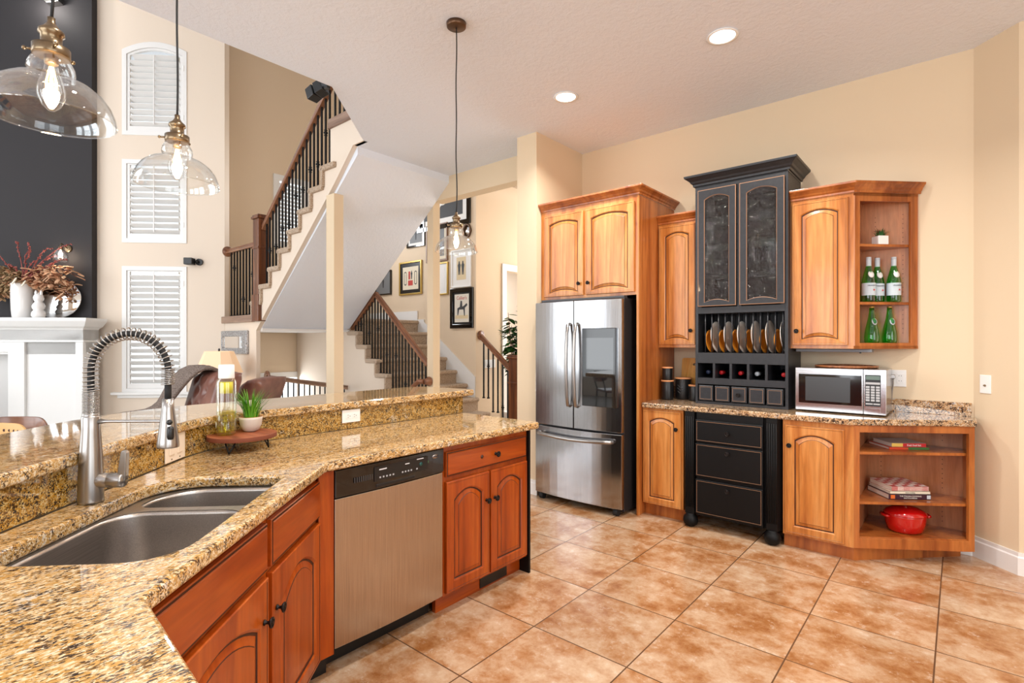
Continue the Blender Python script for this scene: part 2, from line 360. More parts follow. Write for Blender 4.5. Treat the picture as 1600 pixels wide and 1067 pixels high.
def thing(name, label, cat, loc=(0, 0, 0), rz=0, group=None, kind=None):
    o = bpy.data.objects.new(name, None); SC.collection.objects.link(o); o.empty_display_size = .05
    o.location = loc; o.rotation_euler = (0, 0, rz); return tag(o, label, cat, group, kind)
def struct(o, label, cat='wall'): return tag(o, label, cat, None, 'structure')
def copy_tree(o, parent=None):
    c = o.copy(); SC.collection.objects.link(c); c.parent = parent
    for ch in list(o.children): copy_tree(ch, c)
    return c
def slab(outer, holes, z0, z1, m=0):      # flat slab with holes -> MB
    bm = bmesh.new(); es = []; loops = []
    for L in [outer]+holes:
        vs = [bm.verts.new((p[0], p[1], z1)) for p in L]; loops.append(len(L))
        es += [bm.edges.new((vs[i], vs[(i+1) % len(vs)])) for i in range(len(vs))]
    bmesh.ops.triangle_fill(bm, edges=es, use_beauty=True, normal=(0, 0, 1))
    bm.verts.index_update(); mb = MB(); pts = [tuple(v.co) for v in bm.verts]; fs = [tuple(v.index for v in f.verts) for f in bm.faces]
    if bm.faces and bm.faces[:][0].normal.z < 0: fs = [f[::-1] for f in fs]
    mb.add(pts, fs, m); mb.add([(p[0], p[1], z0) for p in pts], [f[::-1] for f in fs], m)
    for L in [outer]+holes:
        n = len(L); mb.add([(p[0], p[1], z0) for p in L]+[(p[0], p[1], z1) for p in L], [(i, (i+1) % n, (i+1) % n+n, i+n) for i in range(n)], m)
    bm.free(); return mb
def wallpanel(outer, holes, thick, m=0):   # outline in (x, z); front face at y=0 toward -Y
    b = slab(outer, holes, 0, thick, m); b.v = [(p[0], p[2], p[1]) for p in b.v]; return b
def rrect(x0, x1, y0, y1, r, n=6):
    if not isinstance(r, (list, tuple)): r = [r]*4
    out = []
    for (cx, cy, a, q) in ((x0+r[0], y0+r[0], PI, r[0]), (x1-r[1], y0+r[1], 1.5*PI, r[1]), (x1-r[2], y1-r[2], 0, r[2]), (x0+r[3], y1-r[3], .5*PI, r[3])):
        for i in range(n+1): t = a+i*PI/2/n; out.append((cx+q*math.cos(t), cy+q*math.sin(t)))
    return out
def offset(pts, d):     # open polyline, to the right-hand side of travel
    out = []
    for i, p in enumerate(pts):
        def nrm(a, b):
            dx, dy = b[0]-a[0], b[1]-a[1]; L = math.hypot(dx, dy); return (dy/L, -dx/L)
        ns = []
        if i > 0: ns.append(nrm(pts[i-1], p))
        if i < len(pts)-1: ns.append(nrm(p, pts[i+1]))
        nx = sum(q[0] for q in ns); ny = sum(q[1] for q in ns); L = math.hypot(nx, ny); nx /= L; ny /= L
        c = nx*ns[0][0]+ny*ns[0][1]
        out.append((p[0]+nx*d/c, p[1]+ny*d/c))
    return out
def crown(prof, path, m=0):
    mb = MB(); cols = [[(p[0], p[1], z) for p in offset(path, o)] for o, z in prof]
    n = len(path); k = len(prof)
    rs = [[cols[j][i] for j in range(k)] for i in range(n)]
    mb.rings(rs, m, False, True, True, True); return mb
def words(name, s, size, loc, rot, mat, parent, ext=.0006, align='CENTER', sx=1):
    c = bpy.data.curves.new(name, 'FONT'); c.body = s; c.size = size; c.extrude = ext; c.align_x = align; c.align_y = 'CENTER'
    t = bpy.data.objects.new(name, c); SC.collection.objects.link(t)
    me = bpy.data.meshes.new_from_object(t, depsgraph=bpy.context.evaluated_depsgraph_get()); bpy.data.objects.remove(t)
    me.materials.clear(); me.materials.append(mat)
    o = bpy.data.objects.new(name, me); SC.collection.objects.link(o)
    o.location = loc; o.rotation_euler = rot; o.parent = parent; o.scale = (sx, 1, 1); return o

# ------------------------------------------------------------------ door / drawer builders
def door(name, w, h, parent, loc, mats, fr=.055, at=.045, ab=0, t=.02, glass=False, knob=None, rz=0, label=None):
    N = 13
    def loop(ins, y, arch=True):
        x0, x1 = ins, w-ins; pts = []
        for i in range(N):
            xx = x0+(x1-x0)*i/(N-1); q = (2*(xx-w/2)/(x1-x0))**2
            pts.append((xx, y, ins+(ab*q if arch else 0)))
        for i in range(N):
            xx = x1-(x1-x0)*i/(N-1); q = (2*(xx-w/2)/(x1-x0))**2
            pts.append((xx, y, h-ins-(at*q if arch else 0)))
        return pts
    mb = MB()
    if glass:
        rs = [loop(fr, 0), loop(0, 0, False), loop(0, -t+.003, False), loop(.003, -t, False), loop(.006, -t, False), loop(fr-.004, -t), loop(fr, -t+.004), loop(fr, 0)]
        mb.rings(rs, 0, False, False, False, True, [0, 0, 1, 1, 0, 1, 0])
    else:
        rs = [loop(0, 0, False), loop(0, -t+.003, False), loop(.003, -t, False), loop(.010, -t, False), loop(.0115, -t+.0015, False), loop(fr, -t), loop(fr+.002, -t+.0015), loop(fr+.007, -t+.006), loop(fr+.009, -t+.009), loop(fr+.014, -t+.009), loop(fr+.034, -t+.003), loop(fr+.0365, -t+.001)]
        mb.rings(rs, 0, False, True, True, True, [0, 0, 0, 1, 0, 0, 0, 1, 1, 0, 1])
        mb.mi[-1] = 0
    o = mb.build(name, mats, parent, loc, rz)
    if label: o['label'] = label
    if glass:
        g = MB(); lp = loop(fr-.002, -t*.5); lp2 = [(p[0], p[1]+.003, p[2]) for p in lp]
        g.rings([lp, lp2], 0, False, True, True, True); g.build('glass_pane', M['seeded'], o)
    if knob: add_knob(o, knob[0], -t, knob[1])
    return o
KN = [(.0001, 0), (.009, 0), (.009, .003), (.005, .006), (.005, .014), (.012, .018), (.0165, .022), (.0165, .026), (.012, .0265), (.011, .024), (.006, .024), (.004, .028), (.0001, .0285)]
def add_knob(o, x, y, z, mat=None, sc=1):
    k = MB(); k.T = Matrix.Rotation(PI/2, 4, 'X'); k.lathe([(r*sc, q*sc) for r, q in KN], 14)
    return k.build('knob', mat or M['bronze'], o, (x, y, z))
def drawer(name, w, h, parent, loc, mats, knob=None, t=.02, edge=.003, rz=0, ring=None):
    mb = MB(); R = lambda i, y: [(i, y, i), (w-i, y, i), (w-i, y, h-i), (i, y, h-i)]
    if ring: rs = [R(0, 0), R(0, -t+edge), R(.004, -t), R(.010, -t), R(.0125, -t), R(.02, -t)]; mt = [0, 0, 0, 1, 0]
    else: rs = [R(0, 0), R(0, -t+.007), R(.003, -t+.004), R(.009, -t+.003), R(.012, -t), R(.02, -t)]; mt = [0, 0, 1, 0, 0]
    mb.rings(rs, 0, False, True, True, True, mt); mb.mi[-1] = 0; mb.mi[-2] = 0
    o = mb.build(name, mats, parent, loc, rz)
    for k in (knob or []): add_knob(o, k[0], -t, k[1])
    return o
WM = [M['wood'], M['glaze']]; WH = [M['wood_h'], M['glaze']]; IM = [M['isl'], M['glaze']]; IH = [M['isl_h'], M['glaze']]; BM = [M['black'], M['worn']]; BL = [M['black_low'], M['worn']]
CROWN = [(0, 0), (.010, 0), (.012, .014), (.020, .022), (.026, .034), (.044, .052), (.050, .056), (.052, .070), (0, .070)]

# ================================================================== SETTING
H = 3.34
struct(RB(-4.0, 3.6, -4.4, 8.6, -.1, 0).build('floor', M['floor']), 'beige travertine tile floor laid in a square grid', 'floor')
struct(RB(-13, -4.0, -4.4, 8.6, -.1, 0).build('floor_great_room', M['lightcarpet']), 'carpeted floor of the great room', 'floor')
ceil_poly = [(-3.63, -4.3), (3.6, -4.3), (3.6, 4.75), (-3.2, 4.75), (-3.2, 4.37), (-4.82, 4.37), (-4.82, 4.22), (-4.54, 4.22), (-4.54, 2.96), (-4.383, 2.96), (-3.63, 2.17)]
struct(slab(ceil_poly, [], H, H+.33).build('ceiling', M['ceiling']), 'flat white textured kitchen ceiling', 'ceiling')
struct(RB(-13, 3.6, -4.4, 8.6, 6.3, 6.4).build('ceiling_great_room', M['ceiling']), 'high ceiling of the two-storey great room', 'ceiling')
# kitchen walls
struct(RB(-2.97, .07, 4.62, 4.75, 0, H).build('wall_back', M['kitchen_wall']), 'tan kitchen wall behind the cabinets', 'wall')
struct(MB().prism([(.07, 4.62), (.07, 4.75), (.30, 4.75), (.2735, 4.4175)], 0, H).build('wall_right', M['kitchen_wall']), 'short angled tan wall at the right of the cabinets', 'wall')
struct(RB(.273, 3.6, 4.417, 4.5, 0, H).build('wall_far_right', M['kitchen_wall']), 'tan wall past the angled corner', 'wall')
struct(RB(-3.2, -2.97, 3.85, 8.6, 0, H).build('wall_alcove', M['kitchen_wall']), 'tan wall end beside the refrigerator', 'wall')
struct(RB(-4.82, -3.2, 4.22, 4.37, 3.085, H).build('wall_header', M['kitchen_wall']), 'tan header beam over the hall opening', 'wall')
struct(wallpanel([(-3.5, 0), (3.6, 0), (3.6, H), (-3.5, H)], [[(-2.9, .6), (1.7, .6), (1.7, 2.9), (-2.9, 2.9)]], .12).build('wall_front', M['kitchen_wall'], None, (0, -4.3, 0)), 'kitchen wall with wide window behind the viewer', 'wall')
struct(wallpanel([(-4.5, 0), (4.3, 0), (4.3, H), (-4.5, H)], [[(-2.8, .6), (1.6, .6), (1.6, 2.85), (-2.8, 2.85)]], .12).build('wall_side', M['kitchen_wall'], None, (3.48, 0, 0), PI/2), 'kitchen wall with wide window at the side', 'wall')
def baseboard(name, pts, label, h=.135, t=.016):
    mb = MB(); cols = [[(p[0], p[1], z) for p in offset(pts, o)] for o, z in ((0, 0), (t, 0), (t, h-.03), (t-.006, h-.022), (t-.006, h), (0, h))]
    rs = [[c[i] for c in cols] for i in range(len(pts))]; mb.rings(rs, 0, False)
    return struct(mb.build(name, M['trim']), label, 'baseboard')
baseboard('baseboard_right', [(.004, 4.62), (.07, 4.62), (.273, 4.417), (3.4, 4.417)], 'tall white baseboard under the angled wall')
baseboard('baseboard_alcove', [(-3.2, 4.2), (-3.2, 3.85), (-2.97, 3.85), (-2.97, 3.95)], 'white baseboard round the wall end by the refrigerator')
# great room: 45 degree window wall, local x runs along it
A45 = PI/4; O45 = (-5.275, 5.275, 0)
def GW(w, d, z=0): q = .70710678; return (O45[0]+w*q+d*q, O45[1]+w*q-d*q, z)
wins = [(-4.60, -3.80, .735, 2.405, 0), (-4.60, -3.80, 2.745, 3.835, 0), (-4.60, -3.80, 4.185, 5.30, .115)]
def arch_top(x0, x1, z0, z1, a, n=12):
    if not a: return [(x0, z0), (x1, z0), (x1, z1), (x0, z1)]
    p = [(x0, z0), (x1, z0)]
    for i in range(n+1):
        q = 1-2*i/n; p.append(((x0+x1)/2+q*(x1-x0)/2, z1+a*(1-q*q)))
    return p
wp = wallpanel([(-9.2, 0), (-3.3, 0), (-3.3, 6.3), (-9.2, 6.3)], [arch_top(*w) for w in wins], .14)
struct(wp.build('wall_window', M['room_wall'], None, O45, A45), 'cream great room wall with three stacked windows', 'wall')
struct(RB(-9.2, -4.93, -.10, 0, 0, 6.3).build('wall_fireplace', M['dark_wall'], None, O45, A45), 'charcoal painted wall behind the white mantel', 'wall')
names = ['tall lower shuttered window reaching to the white sill', 'middle shuttered window of the three stacked windows', 'top shuttered window with an arched head']
for k, (x0, x1, z0, z1, a) in enumerate(wins):
    w = thing('window_%d' % (k+1), names[k], 'window', O45, A45, kind='structure')
    e = .045
    fr = wallpanel(arch_top(x0-e*.3, x1+e*.3, z0-e*.3, z1+e*.3, a), [arch_top(x0+e, x1-e, z0+e, z1-e, a*.85)], .05); fr.build('window_frame', M['trim'], w, (0, -.012, 0), bevel=.004)
    s = e+.035; wallpanel(arch_top(x0+e+.002, x1-e-.002, z0+e+.002, z1-e-.002, a*.85), [arch_top(x0+s, x1-s, z0+s+.03, z1-s+.02, a*.7)], .03).build('shutter_frame', M['trim'], w, (0, .002, 0))
    sl = MB(); xx0, xx1 = x0+s, x1-s; z = z0+s+.06; xc = (x0+x1)/2
    ztop = z1-s+.02
    while z < ztop+(a*.7 if a else 0)-.03:
        T = sl.T; half = (xx1-xx0)/2
        if a and z > ztop-.02:
            q = max(0.05, 1-(z+.03-ztop)/(a*.7)); half *= math.sqrt(max(q, .02))
        ang = math.radians(38 if k == 0 else 30)
        sl.T = Matrix.Translation((xc, .02, z)) @ Matrix.Rotation(-ang, 4, 'X'); sl.box(-half, half, -.043, .043, -.004, .004); sl.T = T
        z += .082
    sl.build('louvers', M['trim'], w)
    RB(xc-.006, xc+.006, -.026, -.014, z0+s+.05, z1-s+.02).build('tilt_rod', M['trim'], w)
    if a or k < 2:
        for zh in (z0+.2, z1-.25): RB(x1-.036, x1-.022, -.018, -.008, zh, zh+.07).build('hinge', M['white'], w)
    RB(x0, x1, .11, .115, z0, z1+a).build('window_glass', M['pane'], w)
struct(MB().box(-4.72, -3.70, -.075, 0, .70, .735).box(-4.66, -3.76, -.03, 0, .655, .70).build('trim_1', M['trim'], None, O45, A45, bevel=.006), 'white window sill under the tall lower window', 'trim')
# other great room walls (behind the viewer's left)
P1 = GW(-9.2, 0)
struct(wallpanel([(-4.5, 0), (P1[1], 0), (P1[1], 6.3), (-4.5, 6.3)], [], .12).build('wall_left', M['room_wall'], None, (P1[0], 0, 0), PI/2), 'great room side wall', 'wall')
struct(wallpanel([(-13, 0), (-3.5, 0), (-3.5, 6.3), (-13, 6.3)], [[(-10.4, .5), (-4.8, .5), (-4.8, 5.2), (-10.4, 5.2)]], .12).build('wall_great_room_front', M['room_wall'], None, (0, -4.3, 0)), 'great room wall with tall glazing behind the viewer', 'wall')
struct(RB(-3.62, -3.52, -4.3, 2.1, H+.33, 6.3).build('wall_loft', M['room_wall']), 'upper wall above the edge of the kitchen ceiling', 'wall')
struct(RB(-3.52, -3.42, 2.1, 8.6, H+.33, 6.3).build('wall_loft_side', M['room_wall']), 'upper hall wall past the stair landing', 'wall')
# stairwell walls
YP = 5.48; XC = -5.33
struct(wallpanel([(-9, 0), (XC, 0), (XC, 6.3), (-9, 6.3)], [], .15).build('wall_picture', M['stair_wall'], None, (0, YP, 0)), 'tan stairwell wall hung with framed pictures', 'wall')
dw = wallpanel([(YP+.15, 0), (8.6, 0), (8.6, 6.3), (YP+.15, 6.3)], [[(6.14, 0), (7.05, 0), (7.05, 2.50), (6.14, 2.50)]], .12)
struct(dw.build('wall_hall', M['stair_wall'], None, (XC, 0, 0), PI/2), 'tan hall wall with an open doorway', 'wall')
struct(RB(-3.2, -12, 8.5, 8.6, 0, 6.3).build('wall_entry', M['room_wall']), 'entry wall at the far end of the hall', 'wall')
struct(RB(-9.0, -5.6, 7.6, 7.7, 0, 3).build('wall_den', M['room_wall']), 'bright wall of the room behind the doorway', 'wall')
dr = thing('door_1', 'white cased open doorway behind the leafy plant', 'doorway', (XC, 0, 0), PI/2, kind='structure')
wallpanel([(6.04, 0), (7.15, 0), (7.15, 2.60), (6.04, 2.60)], [[(6.14, -.01), (7.05, -.01), (7.05, 2.50), (6.14, 2.50)]], .02).build('door_casing', M['trim'], dr, (0, -.02, 0), bevel=.004)
XL = -8.1
lw = wallpanel([(2.58, 0), (YP, 0), (YP, 6.3), (2.58, 6.3)], [[(3.90, 2.95), (4.36, 2.95), (4.36, 3.95), (3.90, 3.95)], [(3.3, .35), (5.2, .35), (5.2, .87), (3.3, .87)]], .12)
struct(lw.build('wall_landing', M['stair_wall'], None, (XL, 0, 0), PI/2), 'tan wall at the end of the stair landing', 'wall')
w4 = thing('window_4', 'white window behind the balusters of the upper stair flight', 'window', (XL, 0, 0), PI/2, kind='structure')
wallpanel([(3.84, 2.89), (4.42, 2.89), (4.42, 4.01), (3.84, 4.01)], [[(3.93, 2.98), (4.33, 2.98), (4.33, 3.92), (3.93, 3.92)]], .04).build('window_frame', M['trim'], w4, (0, -.02, 0))
mb = MB(); z = 3.03
while z < 3.9: mb.T = Matrix.Translation((4.13, .02, z)) @ Matrix.Rotation(-.35, 4, 'X'); mb.box(-.2, .2, -.035, .035, -.003, .003); z += .06
mb.build('louvers', M['trim'], w4)
w5 = thing('window_5', 'low bright window under the landing behind the basement stair rail', 'window', (XL, 0, 0), PI/2, kind='structure')
wallpanel([(3.24, .29), (5.26, .29), (5.26, .93), (3.24, .93)], [[(3.35, .38), (3.80, .38), (3.80, .84), (3.35, .84)], [(3.86, .38), (4.34, .38), (4.34, .84), (3.86, .84)], [(4.40, .38), (4.84, .38), (4.84, .84), (4.40, .84)]], .05).build('window_frame', M['trim'], w5, (0, -.02, 0))
# ---- stringer wall (upper flight), cream, plane y = 2.945
YS = 2.945
def xr(k): return -6.516+.236*(k-1)
def zt(k): return 1.725+.19*k
top = [(-6.74, 1.725)]
for k in range(1, 9):
    a = xr(k)-.236; top += [(a, zt(k)-.05), (xr(k), zt(k)-.05)]
top = [(-6.752, 1.68), (-6.752, 1.85)] + top[2:]
top += [(-4.955, zt(8)-.05), (-4.955, 3.62), (-4.37, 3.62)]
bot = [(-4.37, H), (-4.545, H), (-4.89, 3.02), (-6.66, 1.55), (-6.66, 0), (-7.62, 0), (-7.62, 1.66), (-6.752, 1.66)]
struct(MB().prism_xz(top+bot, YS, YS+.05).build('wall_stair', M['room_wall']), 'cream wall under the zigzag of the upper stair flight', 'wall')
# soffit under upper flight
sf = MB().prism_xz([(-4.54, H), (-4.54, 3.26), (-6.62, 1.575), (-8.08, 1.575), (-8.08, 1.70), (-6.7, 1.70), (-4.75, H)], YS+.05, 4.22)
struct(sf.build('ceiling_stair_soffit', M['ceiling']), 'white textured sloping underside of the upper stair flight', 'ceiling')
struct(RB(-8.09, -6.60, YS+.05, 4.22, 1.545, 1.575).build('trim_2', M['trim']), 'thin white trim under the stair landing', 'trim')
# wall between flights (y 4.22), below lower flight profile
def xl(k): return -5.725-.22*(k-5)
def zl(k): return .985+.19*(k-5)
pr = [(-4.90, 0)]
for k in range(1, 9): pr += [(xl(k)-.02, max(zl(k)-.05, .05)), (xl(k+1)-.02, zl(k)-.05)] if xl(k) < -4.9 else []
pr = [p for p in pr]
pr2 = [(-8.09, 0), (-4.93, 0), (-4.93, zl(2)-.05)]
for k in range(2, 9): pr2 += [(xl(k+1)-.02, zl(k)-.05), (xl(k+1)-.02, zl(k+1)-.05)]
pr2 += [(-8.09, zl(9)-.05)]
struct(MB().prism_xz(pr2, 4.22, 4.30).build('wall_lower_stair', M['room_wall']), 'cream wall under the lower stair flight', 'wall')
def column(x0, x1, y0, y1, z1, label): return struct(RB(x0, x1, y0, y1, 0, z1).build('column', M['kitchen_wall'], bevel=.004), label, 'column')
column(-5.03, -4.88, 2.94, 3.05, 2.93, 'tan square column nearer the great room')
column(-4.93, -4.82, 4.22, 4.33, 3.085, 'tan square column at the hall header')
# upper floor beyond the kitchen ceiling
struct(RB(-5.0, -3.5, YS+.1, 8.6, H+.33, H+.37).build('floor_loft', M['carpet']), 'upper landing floor', 'floor')
# ---- carpeted treads
def steps(name, label, lst, y0, y1, wrap, landing=None):
    s = thing(name, label, 'staircase', (0, 0, 0), 0, kind='structure'); mb = MB()
    for (xa, xb, zlow, zhigh, dirn) in lst:
        # xa = nosing side, xb = back of the tread
        nose = xa-.03*dirn
        r = .029; n = 6; pts = []
        for i in range(n+1):
            t = PI/2+PI*i/n; pts.append((nose+dirn*(r+r*math.cos(t)) if True else 0, zhigh-r+r*math.sin(t)))
        if dirn > 0: poly = pts+[(xb+.02, zhigh-2*r), (xb+.02, zhigh)]
        else: poly = [(p[0], p[1]) for p in pts]+[(xb-.02, zhigh-2*r), (xb-.02, zhigh)]
        mb.prism_xz(poly, y0, y1)
        x0, x1 = sorted((xa, xa+dirn*.035)); mb.box(x0, x1, y0, y1, zlow-.03, zhigh-.02)
    if landing: mb.box(*landing)
    mb.build('carpet_treads', M['carpet'], s, bevel=.010, bseg=2); return s
up = [(xr(k)-.236, xr(k), zt(k)-.19, zt(k), 1) for k in range(1, 9)]
S1 = steps('staircase', 'upper carpeted stair flight with open zigzag side', up, YS-.035, 4.2, .03, (-8.08, -6.72, YS+.1, YP, 1.66, 1.725))
low = [(xl(k), xl(k+1), max(zl(k)-.19, 0), zl(k), -1) for k in range(1, 10)]
S2 = steps('staircase', 'lower carpeted stair flight behind the granite bar', low, 4.19, YP, .03, None)
RB(XL, xl(9)-.06, 4.225, YP, 1.60, zl(9)-.004).build('landing_carpet', M['carpet'], S2)
RB(xl(3), xl(1)+.0, YP, YP+.14, .05, zl(1)-.01).build('bottom_tread_extension', M['carpet'], S2)
# white skirt along the picture wall
sk = [(-5.335, .45), (-5.335, .90), (-6.10, 1.45), (-6.46, 1.72), (-6.46, 1.76), (-6.62, 1.76), (-6.62, 1.90), (-7.9, 1.90), (-7.9, 1.5), (-6.6, 1.5)]
struct(MB().prism_xz(sk, YP-.018, YP-.001).build('trim_3', M['trim']), 'white skirt board stepping up the picture wall', 'trim')
# ---- railings
def baluster(parent, x, y, z0, z1, knuckle=None, r=.0085):
    mb = MB().box(-r, r, -r, r, 0, z1-z0)
    mb.box(-r*1.7, r*1.7, -r*1.7, r*1.7, 0, .018)
    for kz in (knuckle or []):
        zz = kz*(z1-z0); mb.lathe([(r, zz-.035), (r*2.4, zz-.028), (r*1.3, zz-.018), (r*2.9, zz), (r*1.3, zz+.018), (r*2.4, zz+.028), (r, zz+.035)], 10)
    return mb.build('baluster', M['iron'], parent, (x, y, z0))
def rail(parent, p0, p1, mat, w=.055, h=.06, name='handrail'):
    p0 = Vector(p0); p1 = Vector(p1); d = p1-p0; L = d.length
    o = MB(); o.prism_yz([(-w/2, -h*.5), (w/2, -h*.5), (w/2, -h*.1), (w*.38, h*.1), (w*.5, h*.3), (w*.3, h*.5), (-w*.3, h*.5), (-w*.5, h*.3), (-w*.38, h*.1), (-w/2, -h*.1)], 0, L)
    b = o.build(name, mat, parent, p0); b.rotation_euler = (0, -math.asin(d.z/L), math.atan2(d.y, d.x)); return b
def rosette(parent, loc, axis, mat, r=.06):
    mb = MB(); mb.T = Matrix.Rotation(PI/2, 4, 'X' if axis == 'Y' else 'Y'); mb.lathe([(.0001, -.012), (r*.8, -.012), (r, -.004), (r, .008), (.0001, .008)], 20)
    return mb.build('rosette', mat, parent, loc)
def newel(parent, x, y, z0, z1, w, mat):
    h = w/2; mb = MB().box(-h, h, -h, h, 0, z1-z0-.05).box(-h*1.15, h*1.15, -h*1.15, h*1.15, 0, .25*(z1-z0)).box(-h*1.12, h*1.12, -h*1.12, h*1.12, (z1-z0)*.68, (z1-z0)*.70)
    mb.box(-h*1.25, h*1.25, -h*1.25, h*1.25, z1-z0-.05, z1-z0-.02).box(-h*1.1, h*1.1, -h*1.1, h*1.1, z1-z0-.02, z1-z0)
    return mb.build('newel_post', mat, parent, (x, y, z0), bevel=.006)
# upper flight balustrade
B1 = thing('stair_railing', 'long raking iron baluster railing up the upper flight with a square newel post', 'railing')
sl = (4.10-2.80)/(-5.0+6.55)
rail(B1, (-6.53, YS+.03, 2.80), (-5.0, YS+.03, 2.80+sl*1.53), M['walnut_x'])
newel(B1, -6.60, YS+.04, 1.66, 2.97, .15, M['walnut'])
i = 0; xx = -6.44
while xx < -4.99:
    k = max(1, min(8, int((xx+6.516)//.236)+2)); kn = [.5] if i % 4 == 1 else ([.33] if i % 4 == 3 else None)
    baluster(B1, xx, YS+.03, zt(k)-.01, 2.80+sl*(xx+6.53)-.02, kn); xx += .079; i += 1
# landing guard
B2 = thing('landing_railing', 'short level railing at the stair landing above the silver mirror', 'railing')
rail(B2, (-7.60, YS+.03, 2.63), (-6.68, YS+.03, 2.63), M['walnut_x']); rosette(B2, (-7.59, YS+.03, 2.63), 'X', M['walnut_x'], .07)
MB().box(-7.63, -6.70, YS-.04, YS+.14, 1.655, 1.745).build('base_rail', M['weathered'], B2, bevel=.006)
for i in range(8): baluster(B2, -7.47+.092*i, YS+.03, 1.745, 2.605, [.75] if i == 1 else ([.25] if i == 4 else ([.6] if i == 7 else None)))
# upper level guard
B3 = thing('loft_railing', 'wood base rail with iron balusters at the top of the stairs by the ceiling edge', 'railing')
MB().box(-4.98, -4.30, YS-.02, YS+.13, 3.60, 3.70).build('base_rail', M['weathered'], B3, bevel=.006)
for i in range(8): baluster(B3, -4.93+.085*i, YS+.04, 3.70, 4.55, None)
rail(B3, (-4.98, YS+.04, 4.58), (-4.33, YS+.04, 4.58), M['walnut_x'])
# lower flight balustrade
B4 = thing('stair_railing', 'triangular iron baluster railing of the lower flight meeting the sloping soffit', 'railing')
s2 = -.865; zA = 2.06; xA = -6.04; YB = 4.27
rail(B4, (xA, YB, zA), (-4.96, YB, zA+s2*(-4.96-xA)), M['walnut_x'])
rail(B4, (-6.68, YB, 1.55), (xA+.01, YB, zA+.0), M['walnut_x'])
i = 0; xx = -6.52
while xx < -4.98:
    k = int((-5.725-xx)//.22)+5; zb = zl(max(1, k))-.01
    ztp = zA+s2*(xx-xA)-.02 if xx > xA else zA+.80*(xx-xA)-.02
    if ztp-zb > .06: baluster(B4, xx, YB, zb, ztp, [.5] if i % 6 == 2 else ([.3] if i % 6 == 5 else None))
    xx += .0655; i += 1
# bottom flight rail by the hall
B5 = thing('hall_stair_railing', 'short railing with square wooden newel beside the refrigerator wall', 'railing')
YR = YP+.09
rail(B5, (XC+.0, YR, 1.50), (-4.74, YR, 1.02), M['walnut_x'], .06); rosette(B5, (XC+.012, YR, 1.50), 'X', M['walnut_x'], .07)
newel(B5, -4.64, YR, 0, 1.225, .16, M['walnut'])
for i in range(6):
    xx = -5.26+.092*i; k = max(1, int((-5.725-xx)//.22)+5); baluster(B5, xx, YR, [zl(3), zl(3), zl(2), zl(2), zl(1), 0][i]-.015 if i < 5 else .0, 1.50-.80*(xx-XC)-.03, [.62] if i == 1 else ([.3] if i == 4 else None))
# basement rail under the landing
B6 = thing('basement_railing', 'weathered handrail with iron balusters in front of the low window', 'railing')
rail(B6, (-6.60, 3.03, .965), (-6.60, 4.18, .76), M['weathered']); rosette(B6, (-6.60, 3.055, .97), 'Y', M['walnut_x'], .075)
RB(-6.63, -6.57, 3.05, 4.2, 0, .06).build('base_rail', M['walnut_x'], B6)
for i in range(15): baluster(B6, -6.60, 3.10+.074*i, .06, .93-.178*.074*i, None, .0065)
hr = thing('wall_handrail', 'curved wooden handrail end mounted low on the hall column', 'handrail')
MB().tube([(-4.87, 4.12, .93), (-4.93, 4.10, .935), (-5.0, 4.10, .90), (-5.6, 4.10, .38)], .03, 10).build('rail_body', M['walnut_x'], hr)
rs = MB(); rs.T = Matrix.Translation((-4.875, 4.17, .93)) @ Matrix.Rotation(PI/2, 4, 'X'); rs.lathe([(.0001, -.05), (.05, -.05), (.06, -.03), (.04, .0), (.03, .05), (.0001, .05)], 18)
rs.build('rosette', M['walnut_x'], hr)
# recessed lights
def can(x, y, label, on=True):
    t = thing('recessed_light', label, 'ceiling light', (x, y, H-.001))
    MB().lathe([(.082, 0), (.095, -.001), (.097, -.006), (.080, -.008), (.074, -.002)], 28, 0, (0, 0, 0), False, False).build('trim_ring', M['white'], t)
    MB().lathe([(.0001, -.0035), (.076, -.0035), (.076, -.001), (.0001, -.001)], 24).build('lens', M['candisc'], t)
    can_light('recessed_or_fill_lamp', (x, y, H-.02), 26)
can(-1.143, 3.403, 'round recessed ceiling light nearer the right wall')
can(-2.369, 3.449, 'round recessed ceiling light nearer the pendant cord')
for (x, y) in ((.4, 2.6), (-1.1, .9), (.6, .3), (2.2, 1.5)): can_light('recessed_or_fill_lamp', (x, y, H-.02), 26)  # unseen lamps without fixtures, added as general fill
# ================================================================== KITCHEN BACK WALL
# ---- refrigerator surround cabinet
FC = thing('refrigerator_cabinet', 'tall maple cabinet surround with two arched doors above the refrigerator', 'cabinet', (-2.965, 3.92, .001))
RB(.965, .985, .0205, .695, 0, 2.60).build('side_panel', M['wood_side'], FC, bevel=.001)
MB().box(0, .9645, .0205, .69, 1.80, 2.59).box(0, .985, 0, .02, 1.79, 2.60).box(.965, .985, 0, .02, 0, 1.79).build('carcass', M['wood'], FC)
door('door', .42, .735, FC, (.045, 0, 1.815), WM, .05, .03, -.025, knob=(.385, .10))
door('door', .46, .735, FC, (.49, 0, 1.815), WM, .05, .03, -.025, knob=(.035, .10))
crown([(o, z+2.60-.0) for o, z in CROWN], [(0, 0), (.985, 0), (.985, .694)]).build('crown_molding', M['wood_side'], FC, (0, 0, 0), bevel=.002)
